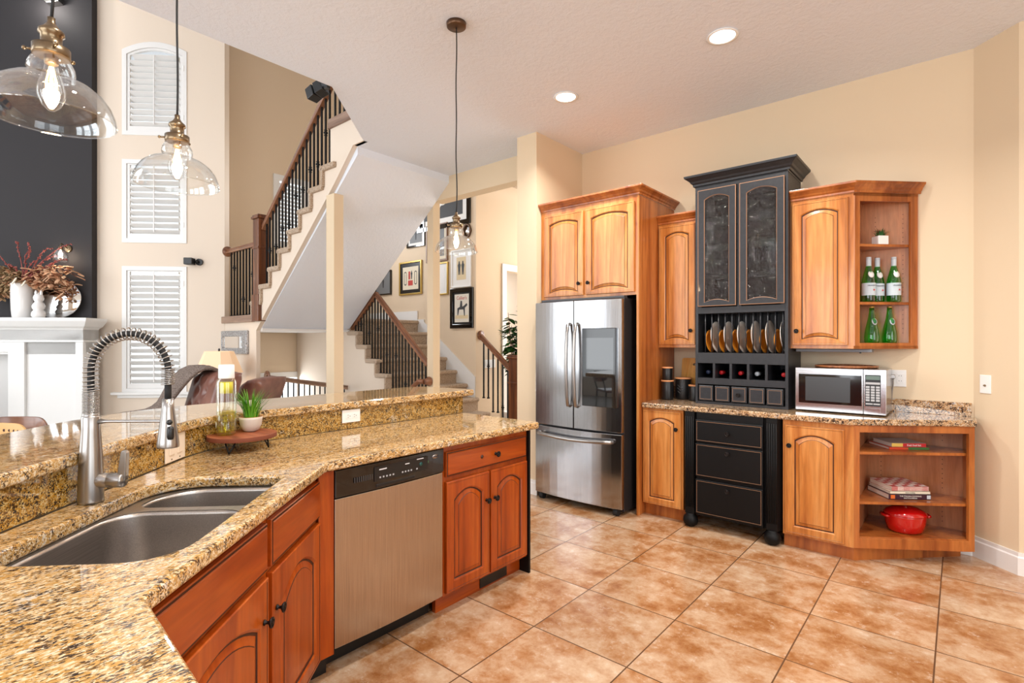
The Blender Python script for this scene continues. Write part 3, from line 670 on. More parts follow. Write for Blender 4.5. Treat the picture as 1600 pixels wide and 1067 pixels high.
# ---- refrigerator
FR = thing('refrigerator', 'stainless french door refrigerator with a door screen and bottom freezer drawer', 'refrigerator', (-2.93, 3.75, 0))
RB(.01, .865, .09, .78, .03, 1.765).build('body', M['fridge_side'], FR, bevel=.004)
RB(.02, .855, .10, .16, 1.765, 1.785).build('hinge_cover', M['darkgrey'], FR, bevel=.004)
FWd = .87
def curved(x0, x1, z0, z1, yb=.075, depth=.035):
    n = 10; pts = [(x1, yb), (x0, yb)]
    for i in range(n+1):
        xx = x0+(x1-x0)*i/n; q = (xx-FWd/2)/(FWd/2); yy = depth*q*q
        pts.append((xx, yy))
    return MB().prism(pts, z0, z1)
curved(0, .430, .675, 1.755).build('door', M['steel'], FR, bevel=.004)
D2 = curved(.436, .87, .675, 1.755).build('door', M['steel'], FR, bevel=.004)
curved(0, .87, .06, .660).build('freezer_drawer', M['steel'], FR, bevel=.004)
S_ = MB().box(.52, .835, -.006, .03, .875, 1.52).build('door_screen', M['blackgloss'], D2, bevel=.004)
RB(.535, .82, -.0075, -.005, .965, 1.44).build('display', M['screen'], S_)
def bar_handle(name, pts, r, mat, parent):
    mb = MB(); mb.tube(pts, r, 10); return mb.build(name, mat, parent)
for xx, par in ((.395, None), (.472, None)):
    h = MB(); pts = [(xx, .012, .86), (xx, -.03, .87), (xx, -.045, .95), (xx, -.055, 1.10), (xx, -.058, 1.21), (xx, -.055, 1.32), (xx, -.045, 1.47), (xx, -.03, 1.55), (xx, .012, 1.56)]
    h.T = Matrix.Identity(4); h.tube(pts, .015, 10); h.build('handle', M['nickel'], FR)
h = MB(); h.tube([(.07, .012, .60), (.075, -.02, .60), (.13, -.036, .598), (.30, -.048, .59), (.435, -.052, .587), (.57, -.048, .59), (.74, -.036, .598), (.795, -.02, .60), (.80, .012, .60)], .016, 10); h.build('handle', M['nickel'], FR)
for xx in (.06, .81):
    MB().cyl((xx-.02, .06, .03), (xx+.02, .06, .03), .03, 14).build('foot', M['rubber'], FR)
# ---- upper cabinet left of the black hutch
UL = thing('wall_cabinet', 'narrow maple wall cabinet between refrigerator and black hutch', 'cabinet', (-1.98, 4.29, 1.36))
RB(0, .345, 0, .33, 0, 1.05).build('carcass', M['wood'], UL)
door('door', .315, 1.00, UL, (.01, 0, .025), WM, .05, .028, -.02, knob=(.285, .115))
crown([(o, z+1.05) for o, z in CROWN], [(0, 0), (.345, 0)]).build('crown_molding', M['wood_side'], UL, bevel=.002)
# ---- upper cabinet right: door bay and 45 degree open shelves
UR = thing('wall_cabinet', 'maple wall cabinet with one arched door and open angled end shelves', 'cabinet', (-.945, 4.27, 1.36))
R0 = .39  # corner
MB().box(0, R0, 0, .35, 0, 1.07).build('carcass', M['wood'], UR)
door('door', .345, 1.02, UR, (.015, 0, .025), WM, .052, .032, -.02, knob=(.03, .10), label='maple cabinet door with knots')
ex, ey = R0+.335, .335
shp = [(R0, 0), (ex-.04, ey-.04), (ex, ey), (ex, .35), (R0, .35)]
MB().prism(shp, 0, .02).build('bottom_board', M['wood_side'], UR); MB().prism(shp, 1.05, 1.07).build('top_board', M['wood_side'], UR)
d = .7071
fm = MB(); fm.T = Matrix.Translation((R0, 0, 0)) @ Matrix.Rotation(PI/4, 4, 'Z')
LL = .30*1.4142-.0
fm.box(0, .045, 0, .018, 0, 1.07).box(LL-.005, LL+.045, 0, .018, 0, 1.07).box(.045, LL, 0, .018, 1.015, 1.07).box(.045, LL, 0, .018, 0, .04)
fm.build('face_frame', M['wood_side'], UR, bevel=.0015)
bk = MB().box(R0+.001, ex, .336, .35, .02, 1.05).box(R0, R0+.008, 0, .335, .02, 1.05)
shp2 = [(R0+.008, .025), (ex-.045, ey-.018), (ex-.03, .336), (R0+.008, .336)]
for zz in (.305, .705): MB().prism(shp2, zz, zz+.018).build('shelf', M['wood_side'], UR, bevel=.0015)
ph = bk
for zz in [.11+.032*i for i in range(27)]:
    if min(abs(zz-.31), abs(zz-.71)) < .025: continue
    ph.cyl((ex-.085, .3365, zz), (ex-.085, .3345, zz), .0028, 8, 1); ph.cyl((R0+.09, .3365, zz), (R0+.09, .3345, zz), .0028, 8, 1)
bk.build('back_panel', [M['interior'], M['glaze']], UR)
crown([(o, z+1.07) for o, z in CROWN], [(0, 0), (R0, 0), (ex+.01, ey+.01)]).build('crown_molding', M['wood_side'], UR, bevel=.002)
UCL = thing('under_cabinet_light', 'thin grey light bar under the right wall cabinet', 'light fixture', (-.93, 4.36, 1.335))
RB(0, .47, 0, .1, 0, .022).build('housing', plain('grey_light_housing', (120, 122, 126), .4), UCL, bevel=.003); MB().cyl((.40, .03, -.008), (.40, .03, 0), .006, 10).build('switch', M['darkgrey'], UCL)
# ---- black display hutch standing on the counter
HX, HY = -1.625, 4.20
HU = thing('display_hutch', 'tall black distressed hutch with seeded glass doors, plate rack, wine cubbies and small drawers', 'hutch', (HX, HY, .916))
w = .68; dp = .393
c = MB().box(0, .02, 0, dp, 0, 1.735).box(w-.02, w, 0, dp, 0, 1.735).box(.02, w-.02, dp-.012, dp, 0, 1.735)
for z0, z1 in ((0, .02), (.155, .205), (.322, .405), (.715, .765), (1.70, 1.735)): c.box(.02, w-.02, .0, dp-.012, z0, z1)
c.build('carcass', [M['black']], HU, bevel=.0015)
MB().box(.021, w-.021, dp-.014, dp-.0125, .205, 1.70).build('back_lining', M['black_in'], HU)
ff = MB()
for a, b in ((.02, .024), (w-.024, w-.02)): ff.box(a, b, .0005, .03, .405, .715)
ff.box(.02, .05, 0, .02, .765, 1.70).box(w-.05, w-.02, 0, .02, .765, 1.70).box(.325, .355, 0, .02, .765, 1.70)
ff.build('face_frame', M['black'], HU)
dv = MB()
for k in range(1, 5): dv.box(.02+.128*k-.009, .02+.128*k+.009, .001, dp-.02, .205, .322)
dv.build('cubby_dividers', M['black'], HU)
for k in range(5): drawer('drawer', .112, .118, HU, (.032+.126*k, 0, .027), BM, knob=[(.056, .059)] if k == 2 else None, t=.014, ring=True)
for k in range(12):
    for yy in (.018, .27): MB().cyl((0, 0, 0), (0, 0, .31), .0045, 8).build('dowel', M['black'], HU, (.075+.0515*k, yy, .405))
door('glass_door', .295, .925, HU, (.026, 0, .772), BM, .055, .030, -.022, glass=True)
door('glass_door', .315, .925, HU, (.345, 0, .772), BM, .055, .030, -.022, glass=True)
for zz in (.765+.26, .765+.50, .765+.72): RB(.02, w-.02, .06, dp-.014, zz, zz+.016).build('shelf', M['black'], HU)
crown([(o*1.35, z*1.15+1.735) for o, z in CROWN], [(0, dp), (0, 0), (w, 0), (w, dp)]).build('crown_molding', M['black'], HU, bevel=.002)
# plates in the rack
def plate_proto(name, R, mat, label, cat, group):
    mb = MB(); mb.T = Matrix.Rotation(PI/2, 4, 'Y')
    mb.lathe([(.0001, 0), (R*.55, 0), (R*.62, .004), (R*.98, .018), (R, .021), (R*.985, .023), (R*.62, .0095), (R*.55, .005), (.0001, .005)], 40)
    return tag(mb.build(name, mat), label, cat, group)
base_z = .916+.405
pc = plate_proto('dinner_plate', .125, M['platecream'], 'cream dinner plate standing in the black plate rack', 'plate', 'cream plates in the rack')
pa = plate_proto('salad_plate', .092, M['plateamber'], 'small amber plate standing in the black plate rack', 'plate', 'amber plates in the rack')
order = ['leftmost', 'second from left', 'third from left', 'fourth from left', 'fifth from left', 'rightmost']
for k in range(6):
    for proto, R, off, nm in ((pa, .092, .060, 'small amber plate'), (pc, .125, .100, 'large cream plate')):
        o = proto if k == 0 else proto.copy()
        if k: SC.collection.objects.link(o)
        o.location = (HX+off+.1015*k, HY+.03+R, base_z+R-.001); o.rotation_euler = (0, math.radians(-5), math.radians(-3))
        o['label'] = nm+', '+order[k]+' of its kind in the black plate rack'
# wine bottles in cubbies
WB = [(.075, M['navy'], 'bluish'), (.178, M['redp'], 'bright red'), (.325, M['redp'], 'pinkish red'), (.445, M['foilw'], 'grey'), (.634, M['redp'], 'red')]
for k, (bx, mt, cn) in enumerate(WB):
    t = thing('wine_bottle', '%s capped wine bottle lying in the %s cubby of the black hutch' % (cn, ['first', 'second', 'third', 'fourth', 'fifth'][k]), 'wine bottle', (HX+bx, HY+.07, .916+.205+.042), math.asin(max(-.3, min(.3, (bx-(.084+.128*k))/.22))), 'wine bottles in the cubbies')
    mb = MB(); mb.T = Matrix.Rotation(-PI/2, 4, 'X')
    mb.lathe([(.0001, .30), (.036, .298), (.038, .29), (.038, .13), (.03, .09), (.0145, .065), (.0145, .03)], 18); mb.build('glass_body', M['blackgloss'], t)
    mb = MB(); mb.T = Matrix.Rotation(-PI/2, 4, 'X'); mb.lathe([(.0001, 0), (.014, .001), (.0165, .004), (.0165, .055), (.015, .056)], 18); mb.build('foil_cap', mt, t)
# glassware inside the hutch
gl = MB().lathe([(.0001, 0), (.03, .001), (.03, .003), (.004, .006), (.004, .07), (.02, .085), (.032, .11), (.034, .14), (.030, .165)], 18)
g0 = gl.build('stem_glass', M['glass']); gp = [(.10, .25, 1.281), (.20, .22, 1.281), (.26, .28, 1.281), (.42, .22, 1.281), (.50, .26, 1.281), (.57, .22, 1.281), (.12, .22, 1.041), (.22, .25, 1.041), (.44, .25, 1.041), (.54, .22, 1.041)]
for k, (gx_, gy_, gz_) in enumerate(gp):
    o = g0 if k == 0 else g0.copy()
    if k: SC.collection.objects.link(o)
    o.location = (HX+gx_, HY+gy_, .916+gz_+.001)
    tag(o, 'clear stemmed glass standing behind the %s seeded glass door, %s shelf' % ('left' if gx_ < .34 else 'right', 'middle' if gz_ > 1.2 else 'lower'), 'glass', 'stemware in the hutch, '+('left' if gx_ < .34 else 'right')+(' middle' if gz_ > 1.2 else ' lower'))
# ---- counter and base cabinets
ct = [(-1.975, 3.955), (-.54, 3.955), (.082, 4.395), (.085, 4.575), (.05, 4.60), (.05, 4.615), (-1.975, 4.615)]
CT = thing('countertop', 'brown speckled granite counter on the back wall cabinets', 'countertop', (0, 0, 0))
MB().prism(ct, .875, .915).build('stone_top', M['granite_back'], CT, bevel=.011, bseg=3)
RB(-1.975, .06, 4.597, 4.618, .915, 1.005).build('backsplash', M['granite_back'], CT, bevel=.002)
BLc = thing('base_cabinet', 'narrow maple base cabinet beside the refrigerator', 'cabinet', (-1.978, 3.985, 0))
RB(0.001, .343, 0, .60, .10, .874).build('carcass', M['wood'], BLc); RB(.0, .343, .05, .58, 0, .10).build('toe_kick', M['wood_side'], BLc)
door('door', .315, .75, BLc, (.012, 0, .105), WM, .048, .032, 0, knob=(.285, .62))
# black base
BB = thing('base_cabinet', 'black base cabinet with three drawers, fluted corners and bun feet', 'cabinet', (-1.633, 3.95, 0))
w = .70
b = MB().box(.02, w-.02, .03, .64, .10, .874); b.build('carcass', M['black_low'], BB)
for xc in (.005, w-.115):
    f = MB(); n = 7; ww = .11
    f.prism([(xc, .05), (xc+.02, .0), (xc+ww-.02, .0), (xc+ww, .05), (xc+ww, .12), (xc, .12)], .10, .874)
    for i in range(5): f.cyl((xc+.026+i*.0145, -.001, .15), (xc+.026+i*.0145, -.001, .84), .0045, 6)
    f.build('fluted_pilaster', M['black_low'], BB)
    MB().lathe([(.0001, 0), (.028, .001), (.048, .018), (.056, .045), (.050, .075), (.034, .092), (.034, .10)], 22).build('bun_foot', M['black_low'], BB, (xc+ww/2, .02, 0))
RB(.115, w-.115, .0, .03, .10, .874).build('drawer_frame', M['black_low'], BB)
for z0, z1 in ((.658, .822), (.398, .645), (.098+.02, .375)): drawer('drawer', .475, z1-z0, BB, (.112, 0, z0), BL, knob=[(.238, (z1-z0)*.5)] if z1 > .7 else [(.238, (z1-z0)*.80)], ring=True)
# right base with shelf corner
BR = thing('base_cabinet', 'maple base cabinet with arched door and open angled corner shelves', 'cabinet', (-.93, 3.985, 0))
RB(0, .413, 0, .61, .09, .874).build('carcass', M['wood'], BR)
door('door', .345, .735, BR, (.018, 0, .105), WM, .050, .042, 0, knob=(.028, .60), label='maple door with a large knot figure')
MB().prism([(0, .035), (.41, .035), (.934, .565), (.934, .63), (0, .63)], 0, .09).build('toe_kick', M['wood_side'], BR)
q0 = (.413, 0); q1 = (1.002, .419); L = math.hypot(q1[0]-q0[0], q1[1]-q0[1]); an = math.atan2(q1[1]-q0[1], q1[0]-q0[0])
fl = [q0, q1, (1.002, .56), (.96, .605), (.413, .63)]
fm = MB(); fm.T = Matrix.Translation((q0[0], q0[1], 0)) @ Matrix.Rotation(an, 4, 'Z')
fm.box(0, .035, 0, .02, .09, .874).box(L-.035, L, 0, .02, .09, .874).box(.035, L-.035, 0, .02, .83, .874).box(.035, L-.035, 0, .02, .09, .155)
fm.build('face_frame', M['wood_side'], BR, bevel=.0015)
def ins(p, z0, z1, mat, nm): return MB().prism(p, z0, z1).build(nm, mat, BR, bevel=.0015)
inn = [(.425, .026), (.99, .428), (.985, .55), (.95, .60), (.425, .615)]
ins(inn, .145, .16, M['wood_side'], 'bottom_board')
inn2 = [(.425, .035), (.965, .425), (.975, .54), (.945, .595), (.425, .612)]
ins(inn2, .685, .703, M['wood_side'], 'shelf'); ins(inn2, .365, .383, M['wood_side'], 'shelf')
bk = MB().box(.414, .424, .01, .615, .155, .872).box(.42, .96, .605, .615, .155, .872)
bk.prism([(.985, .43), (1.0, .43), (1.0, .56), (.96, .61), (.945, .60), (.985, .55)], .155, .872)
ph = bk
for zz in [.20+.032*i for i in range(20)]:
    if min(abs(zz-.37), abs(zz-.69)) < .03: continue
    for xx in (.50, .84): ph.cyl((xx, .6055, zz), (xx, .603, zz), .003, 8, 1)
bk.build('back_panel', [M['interior'], M['glaze']], BR)
# ---- microwave
MW = thing('microwave', 'stainless countertop microwave with black window and keypad', 'microwave', (-.902, 4.22, .918))
RB(0, .536, .012, .37, .008, .305).build('housing', M['steel_h'], MW, bevel=.004)
dr_ = MB().box(0, .408, -.006, .012, .006, .306).build('door', M['steel_h'], MW, bevel=.003)
RB(.022, .40, -.0075, -.005, .058, .262).build('window_surround', M['blackgloss'], dr_)
RB(.065, .335, -.0085, -.007, .075, .245).build('window_mesh', plain('microwave_window', (58, 60, 62), .25), dr_)
cp = MB().box(.411, .536, -.006, .012, .006, .306).build('control_panel', M['steel_h'], MW, bevel=.003)
RB(.420, .506, -.0075, -.005, .062, .270).build('keypad_plate', M['blackplastic'], cp)
RB(.424, .502, -.0085, -.007, .238, .264).build('display', plain('green_grey_display', (90, 110, 100), .3), cp)
kb = MB(); kb.box(.423, .503, -.009, -.007, .207, .221)
for r in range(6):
    for q in range(3): kb.box(.424+q*.028, .445+q*.028, -.009, -.007, .095+r*.0175, .108+r*.0175)
kb.box(.424, .462, -.009, -.007, .073, .082).box(.466, .502, -.009, -.007, .073, .082)
kb.build('keypad_buttons', plain('grey_key_print', (178, 180, 182), .5), cp)
RB(.424, .505, -.0085, -.006, .018, .050).build('open_button', M['steel_h'], cp, bevel=.002)
words('brand_lettering', 'Panasonic', .013, (.464, -.0066, .287), (PI/2, 0, 0), M['blackplastic'], cp)
for xx in (.04, .50): MB().cyl((xx, .05, 0), (xx, .05, .01), .012, 10).build('foot', M['rubber'], MW)
TR = thing('woven_tray', 'round flat woven brown tray lying on the microwave', 'tray', (-.62, 4.42, 1.224))
MB().lathe([(.0001, 0), (.185, 0), (.195, .006), (.195, .016), (.185, .018), (.18, .009), (.0001, .008)], 40).build('tray_body', wood('woven_rattan', (150, 88, 50), (104, 54, 28), (176, 110, 66), knots=False, rings=20), TR)
# outlet and plug
def wallplate(name, label, cat, loc, rz, w, h, mat, kind, rot=None):
    t = thing(name, label, cat, loc, rz)
    RB(-w/2, w/2, -.006, 0, -h/2, h/2).build('cover_plate', mat, t, bevel=.002)
    mb = MB()
    if kind == 'outlet':
        for cx in ((-w*.0, )): pass
    return t
OP = wallplate('wall_outlet', 'white double outlet plate with a plugged cord behind the microwave', 'outlet', (-.345, 4.6195, 1.15), 0, .118, .118, M['white'], 'o')
RB(.005, .045, -.009, -.006, -.035, .035).build('socket_face', M['white'], OP, bevel=.001)
mb = MB()
for zz in (-.018, .018): mb.box(.017, .019, -.0095, -.0088, zz-.004, zz+.004).box(.030, .032, -.0095, -.0088, zz-.004, zz+.004)
mb.build('slots', M['blackplastic'], OP)
PCd = thing('power_cord', 'grey power cord hanging from the outlet behind the microwave', 'cord', (-.36, 4.61, 1.16))
MB().box(-.012, .012, -.035, -.002, -.012, .016).build('plug', M['nickel'], PCd, bevel=.003)
MB().tube([(0, -.02, -.005), (.001, -.022, -.05), (-.004, -.02, -.1), (-.01, -.03, -.2), (-.05, -.04, -.235)], .004, 8).build('cable', plain('grey_cable', (150, 142, 136), .5), PCd)
q = .7071
CX = wallplate('coax_wall_plate', 'white cable jack plate on the angled wall at the right', 'wall plate', (.128, 4.5625, 1.135), -PI/4, .072, .118, M['white'], 'c')
mb = MB(); mb.T = Matrix.Translation((0, -.006, -.008)) @ Matrix.Rotation(PI/2, 4, 'X'); mb.lathe([(.0001, .010), (.0045, .010), (.0045, .003), (.007, .003), (.007, 0)], 12); mb.build('jack', M['brass'], CX)
# ---- canisters and board
def canister(x, y, z, r, h, label, emb=False):
    t = thing('canister', label, 'canister', (x, y, z), 0, 'black canisters by the refrigerator cabinet')
    MB().lathe([(.0001, 0), (r*.97, 0), (r, .004), (r, h-.012), (r*.98, h-.010), (.0001, h-.010)], 28).build('jar', M['blackplastic'], t)
    MB().lathe([(.0001, h-.012), (r*1.03, h-.012), (r*1.05, h-.008), (r*1.03, h), (.0001, h)], 28).build('lid', M['lidwood'], t)
    if emb:
        mb = MB()
        for zz in (.05, .075, .10): mb.prism_xz([(-.022, zz+.02), (0, zz), (.022, zz+.02), (.022, zz+.026), (0, zz+.006), (-.022, zz+.026)], -r-.0015, -r+.004)
        mb.build('embossed_chevrons', M['darkgrey'], t)
canister(-1.905, 4.30, .916, .050, .165, 'tall black canister with wood lid carrying a smaller one')
canister(-1.905, 4.30, 1.0815, .044, .112, 'small black canister stacked on the taller canister')
canister(-1.815, 4.42, .916, .068, .185, 'widest black canister with embossed pattern', True)
canister(-1.695, 4.36, .916, .046, .132, 'low black canister half hidden beside the black hutch')
CBD = thing('cutting_board', 'bamboo cutting board with handle slot leaning on the wall', 'cutting board', (-1.975, 4.535, .917)); CBD.rotation_euler = (math.radians(-7), 0, 0)
wallpanel(rrect(.085, .335, 0, .35, .02), [rrect(.185, .29, .285, .305, .009)], .018).build('board', M['bamboo'], CBD, bevel=.003)
# ---- shelf contents (upper right)
SX, SY, SZ = -.945, 4.27, 1.36
def pellegrino(x, y, z, label, rz=0):
    t = thing('water_bottle', label, 'bottle', (x, y, z), rz); t.scale = (1.1, 1.1, 1.13)
    P = [(.0001, .004), (.028, .0), (.036, .004), (.038, .012), (.038, .125), (.034, .15), (.022, .195), (.0145, .225), (.0135, .262)]
    MB().lathe(P, 28).build('glass_body', M['green'], t)
    MB().lathe([(.0388, .042), (.0388, .118)], 28, 0, (0, 0, 0), False, False).build('paper_label', M['label'], t)
    s = t.children[1]
    words('label_lettering', 'S.PELLEGRINO', .0085, (0, -.0395, .102), (PI/2, 0, 0), M['navy'], s)
    st = MB(); pts = [(math.sin(i*PI/5)*(.0065 if i % 2 == 0 else .0028)+.012, math.cos(i*PI/5)*(.0065 if i % 2 == 0 else .0028)+.075) for i in range(10)]
    st.prism_xz(pts, -.0405, -.0375); st.build('red_star', M['redp'], s)
    MB().lathe([(.0146, .222), (.0149, .268), (.013, .270), (.0001, .270)], 20, 0, (0, 0, 0), False).build('neck_foil', M['foilw'], t)
    nb = MB(); nb.T = Matrix.Translation((0, -.030, .172)) @ Matrix.Rotation(PI/2-.35, 4, 'X'); nb.lathe([(.0001, .0), (.017, -.001), (.017, -.003), (.0001, -.003)], 18, sy=1.3); nb.build('neck_label', M['white'], t)
    MB().lathe([(.0001, .268), (.0145, .268), (.0145, .278), (.0135, .280), (.0001, .280)], 18).build('cap', M['foilw'], t)
    return t
zs = SZ+.305+.0185
pellegrino(-.487, 4.435, zs, 'green labelled water bottle at the left of the shelf, in front', .6)
pellegrino(-.445, 4.52, zs, 'green labelled water bottle half hidden behind another', .6)
pellegrino(-.352, 4.542, zs, 'green labelled water bottle standing alone at the right', .6)
def perrier(x, y, z, label):
    t = thing('water_bottle', label, 'bottle', (x, y, z), .6); t.scale = (1.1, 1.1, 1.13)
    MB().lathe([(.0001, .004), (.026, 0), (.034, .004), (.040, .03), (.041, .055), (.037, .09), (.029, .13), (.020, .17), (.0145, .21), (.0135, .235)], 28).build('glass_body', M['green'], t)
    MB().lathe([(.0001, .234), (.0145, .234), (.0145, .244), (.0001, .246)], 18).build('cap', M['gold'], t)
    nb = MB(); nb.T = Matrix.Translation((.004, -.025, .150)) @ Matrix.Rotation(PI/2-.30, 4, 'X'); nb.lathe([(.0001, .0), (.015, -.001), (.015, -.003), (.0001, -.003)], 18, sy=1.5); n_ = nb.build('neck_label', M['foilw'], t)
    nb = MB(); nb.T = Matrix.Translation((.004, -.028, .150)) @ Matrix.Rotation(PI/2-.30, 4, 'X'); nb.lathe([(.0001, .0), (.010, -.0005), (.010, -.0015), (.0001, -.0015)], 18, sy=1.5); nb.build('label_centre', plain('green_print', (40, 120, 60), .5), n_)
    return t
perrier(-.470, 4.445, SZ+.0205, 'green pear shaped bottle on the bottom shelf at the left')
perrier(-.375, 4.525, SZ+.0205, 'green pear shaped bottle on the bottom shelf at the right')
def blades(mb, n, r, hgt, spread, wd, m=0, seed=1, cz=0, bend=.5, mats=1):
    rnd = random.Random(seed)
    for i in range(n):
        a = rnd.uniform(0, 2*PI); r0 = rnd.uniform(0, r); h = hgt*rnd.uniform(.6, 1); sp = spread*rnd.uniform(.2, 1); ww = wd*rnd.uniform(.6, 1.1)
        bx, by = r0*math.cos(a), r0*math.sin(a); nx, ny = -math.sin(a), math.cos(a); pts = []
        for k in range(5):
            t = k/4; q = ww*(1-t)**.7*.5 if k < 4 else .0002
            px = bx+math.cos(a)*sp*t**(1+bend); py = by+math.sin(a)*sp*t**(1+bend); pz = cz+h*t-h*.12*t*t
            pts.append(((px-nx*q, py-ny*q, pz), (px+math.cos(a)*q*.4, py+math.sin(a)*q*.4, pz+q*.3), (px+nx*q, py+ny*q, pz)))
        vs = [p for tr in pts for p in tr]; fs = []
        for k in range(4):
            b = 3*k; fs += [(b, b+1, b+4, b+3), (b+1, b+2, b+5, b+4)]
        mb.add(vs, fs, m if mats == 1 else rnd.randrange(mats), True)
    return mb
SU = thing('potted_succulent', 'small spiky succulent in a white square pot on the top shelf', 'plant', (-.425, 4.475, SZ+.7235), .75)
wp_ = MB().box(-.035, .035, -.035, .035, 0, .06); wp_.build('pot', M['ceramic'], SU, bevel=.002)
blades(MB(), 70, .025, .06, .05, .010, 0, 3, .055).build('leaves', M['leaf2'], SU); blades(MB(), 22, .02, .075, .05, .009, 0, 9, .06).build('red_tips', M['leafr'], SU)
# ---- books and pot (lower right shelves)
def book(x, y, z, rz, w, d_, t_, cover, label, text=None, tcol=None, name='book'):
    b = thing(name, label, 'book', (x, y, z), rz)
    MB().box(0, w, 0, .002, 0, t_).box(0, w, 0, d_, 0, .0025).box(0, w, 0, d_, t_-.0025, t_).build('cover', cover, b)
    RB(.003, w-.003, .002, d_-.003, .0025, t_-.0025).build('pages', M['paper'], b)
    if text: words('spine_lettering', text, t_*.62, (w*.5, -.0006, t_*.5), (PI/2, 0, 0), tcol or M['white'], b.children[0])
    return b
bz = .7035
rb = math.radians(37)
b1 = book(-.352, 4.225, bz, rb, .250, .22, .017, plain('orange_cover', (206, 78, 36), .4), 'thin orange and green spined book under the white cookbook')
RB(.12, .25, -.0008, .0, .001, .016).build('green_spine_band', plain('green_print_2', (60, 110, 50), .5), b1)
RB(0.0, .10, -.0008, .0, .001, .016).build('red_spine_band', plain('orange_red_print', (214, 70, 30), .5), b1)
b2 = book(-.340, 4.245, bz+.0175, rb, .215, .20, .024, plain('pale_cover', (210, 206, 200), .25), 'cookbook with yellow and red spine on the upper shelf')
RB(0, .07, -.0008, 0, .001, .023).build('yellow_spine_band', plain('yellow_print', (238, 200, 96), .5), b2)
RB(.07, .215, -.0008, 0, .001, .023).build('red_spine_band', M['redp'], b2)
words('spine_lettering', 'fresh food fast', .019, (.14, -.0015, .011), (PI/2, 0, 0), M['white'], b2, sx=.8)
bz = .3835
b3 = book(-.352, 4.205, bz, rb, .262, .23, .034, plain('dark_plum_cover', (58, 26, 44), .35), 'thick dark cookbook at the bottom of the lower stack')
words('spine_lettering', 'THE ITALIAN COOKING', .0125, (.135, -.0012, .022), (PI/2, 0, 0), M['paper'], b3)
words('spine_lettering', 'ENCYCLOPEDIA', .0115, (.135, -.0012, .009), (PI/2, 0, 0), M['paper'], b3)
RB(.012, .038, -.001, 0, .005, .029).build('spine_picture', plain('orange_print', (222, 110, 40), .5), b3); RB(.237, .260, -.001, 0, .005, .029).build('spine_badge', M['foilw'], b3)
b4 = book(-.346, 4.218, bz+.0345, rb, .25, .225, .017, plain('ivory_cover', (232, 222, 200), .4), 'thin ivory cookbook between the dark and the checked one', 'home cooking', M['darkgrey'])
x = Nd('red_check_cover'); v = x.coords((1, 1, 1)); ck = x.n('ShaderNodeTexChecker'); x.l(v, ck.inputs[0]); ck.inputs['Scale'].default_value = 26; ck.inputs[1].default_value = lin((226, 214, 206)); ck.inputs[2].default_value = lin((176, 34, 38)); x.col(ck.outputs[0]); x.set(.3)
b5 = book(-.338, 4.228, bz+.052, rb+.03, .235, .225, .030, x.m, 'red and white checked cookbook topmost of the lower stack')
DO = thing('dutch_oven', 'oval red enamel dutch oven with lid on the bottom shelf', 'cooking pot', (-.275, 4.335, .161), .62); DO.scale = (.80, .95, 1.18)
MB().lathe([(.0001, 0), (.095, 0), (.115, .012), (.128, .05), (.134, .09), (.136, .098), (.130, .098), (.124, .05), (.0001, .01)], 40, sx=1.12, sy=.80).build('pot_body', M['red'], DO)
MB().lathe([(.139, .097), (.139, .103), (.122, .118), (.08, .134), (.03, .142), (.0001, .143)], 40, 0, (0, 0, 0), True, True, sx=1.12, sy=.80).build('lid', M['red'], DO)
MB().lathe([(.0001, .140), (.010, .140), (.010, .150), (.020, .156), (.021, .163), (.0001, .166)], 16).build('lid_knob', M['nickel'], DO)
for s_ in (-1, 1):
    MB().tube([(s_*.145, -.035, .088), (s_*.172, -.03, .090), (s_*.180, 0, .091), (s_*.172, .03, .090), (s_*.145, .035, .088)], .008, 8).build('handle', M['red'], DO)
# ================================================================== ISLAND
R_ = .45; CXo = -2.64+R_; CYo = R_*1.41421-1.71-CXo
def ipath(o, yend, ystop=-.4, n=12):     # line at distance o behind the splash face, from the far end round to the 45 degree run
    pts = [(-2.64-o, yend)]
    for i in range(n+1):
        t = PI+PI/4*i/n; pts.append((CXo+(R_+o)*math.cos(t), CYo+(R_+o)*math.sin(t)))
    c = -1.71-1.41421*o; pts.append((c-ystop, ystop)); return pts
def ST(s, t): return ((s+t)*.70710678, (t-s)*.70710678)
hole_l = rrect(-2.02, -1.255, -1.10, -.675, [.10, .10, .10, .06], 8)   # order: (x0,y0),(x1,y0),(x1,y1),(x0,y1)
hole_l = rrect(-2.02, -1.255, -1.10, -.675, [.17, .11, .12, .05], 8)
hole = [ST(*p) for p in hole_l]
IC = thing('countertop', 'gold granite island counter bending round the double sink', 'countertop')
outer = [(-1.98, 2.59), (-1.97, 2.575), (-1.97, 1.16), (-1.963, 1.145), (-1.216, .331), (-1.203, .322), (.9, .155), (.9, -.4)] + ipath(.0, 2.59)[::-1]
slab(outer, [hole], .875, .915).build('stone_top', M['granite_top'], IC, bevel=.010, bseg=3)
BS = thing('granite_backsplash', 'gold granite splash riser between sink counter and raised bar', 'backsplash')
def band(a, b, y, z0, z1): return MB().prism(ipath(a, y)+ipath(b, y)[::-1], z0, z1)
def bandslab(a, b, y, z0, z1): return slab(ipath(a, y)+ipath(b, y)[::-1], [], z0, z1)
bandslab(.002, .03, 2.585, .916, 1.031).build('stone_riser', M['granite'], BS)
struct(bandslab(.031, .15, 2.575, 0, 1.03).build('wall_island', M['kitchen_wall']), 'tan knee wall carrying the raised bar', 'wall')
BT = thing('bar_counter', 'raised curved granite bar top behind the sink counter', 'counter')
fa = ipath(-.022, 2.665); fb = ipath(.50, 2.665)[::-1]
bo = [(-2.70, 2.675)]+[(-2.615, 2.67), (-2.61, 2.655)]+fa[1:]+fb[:-1]+[(-3.14, 2.50), (-3.10, 2.60)]
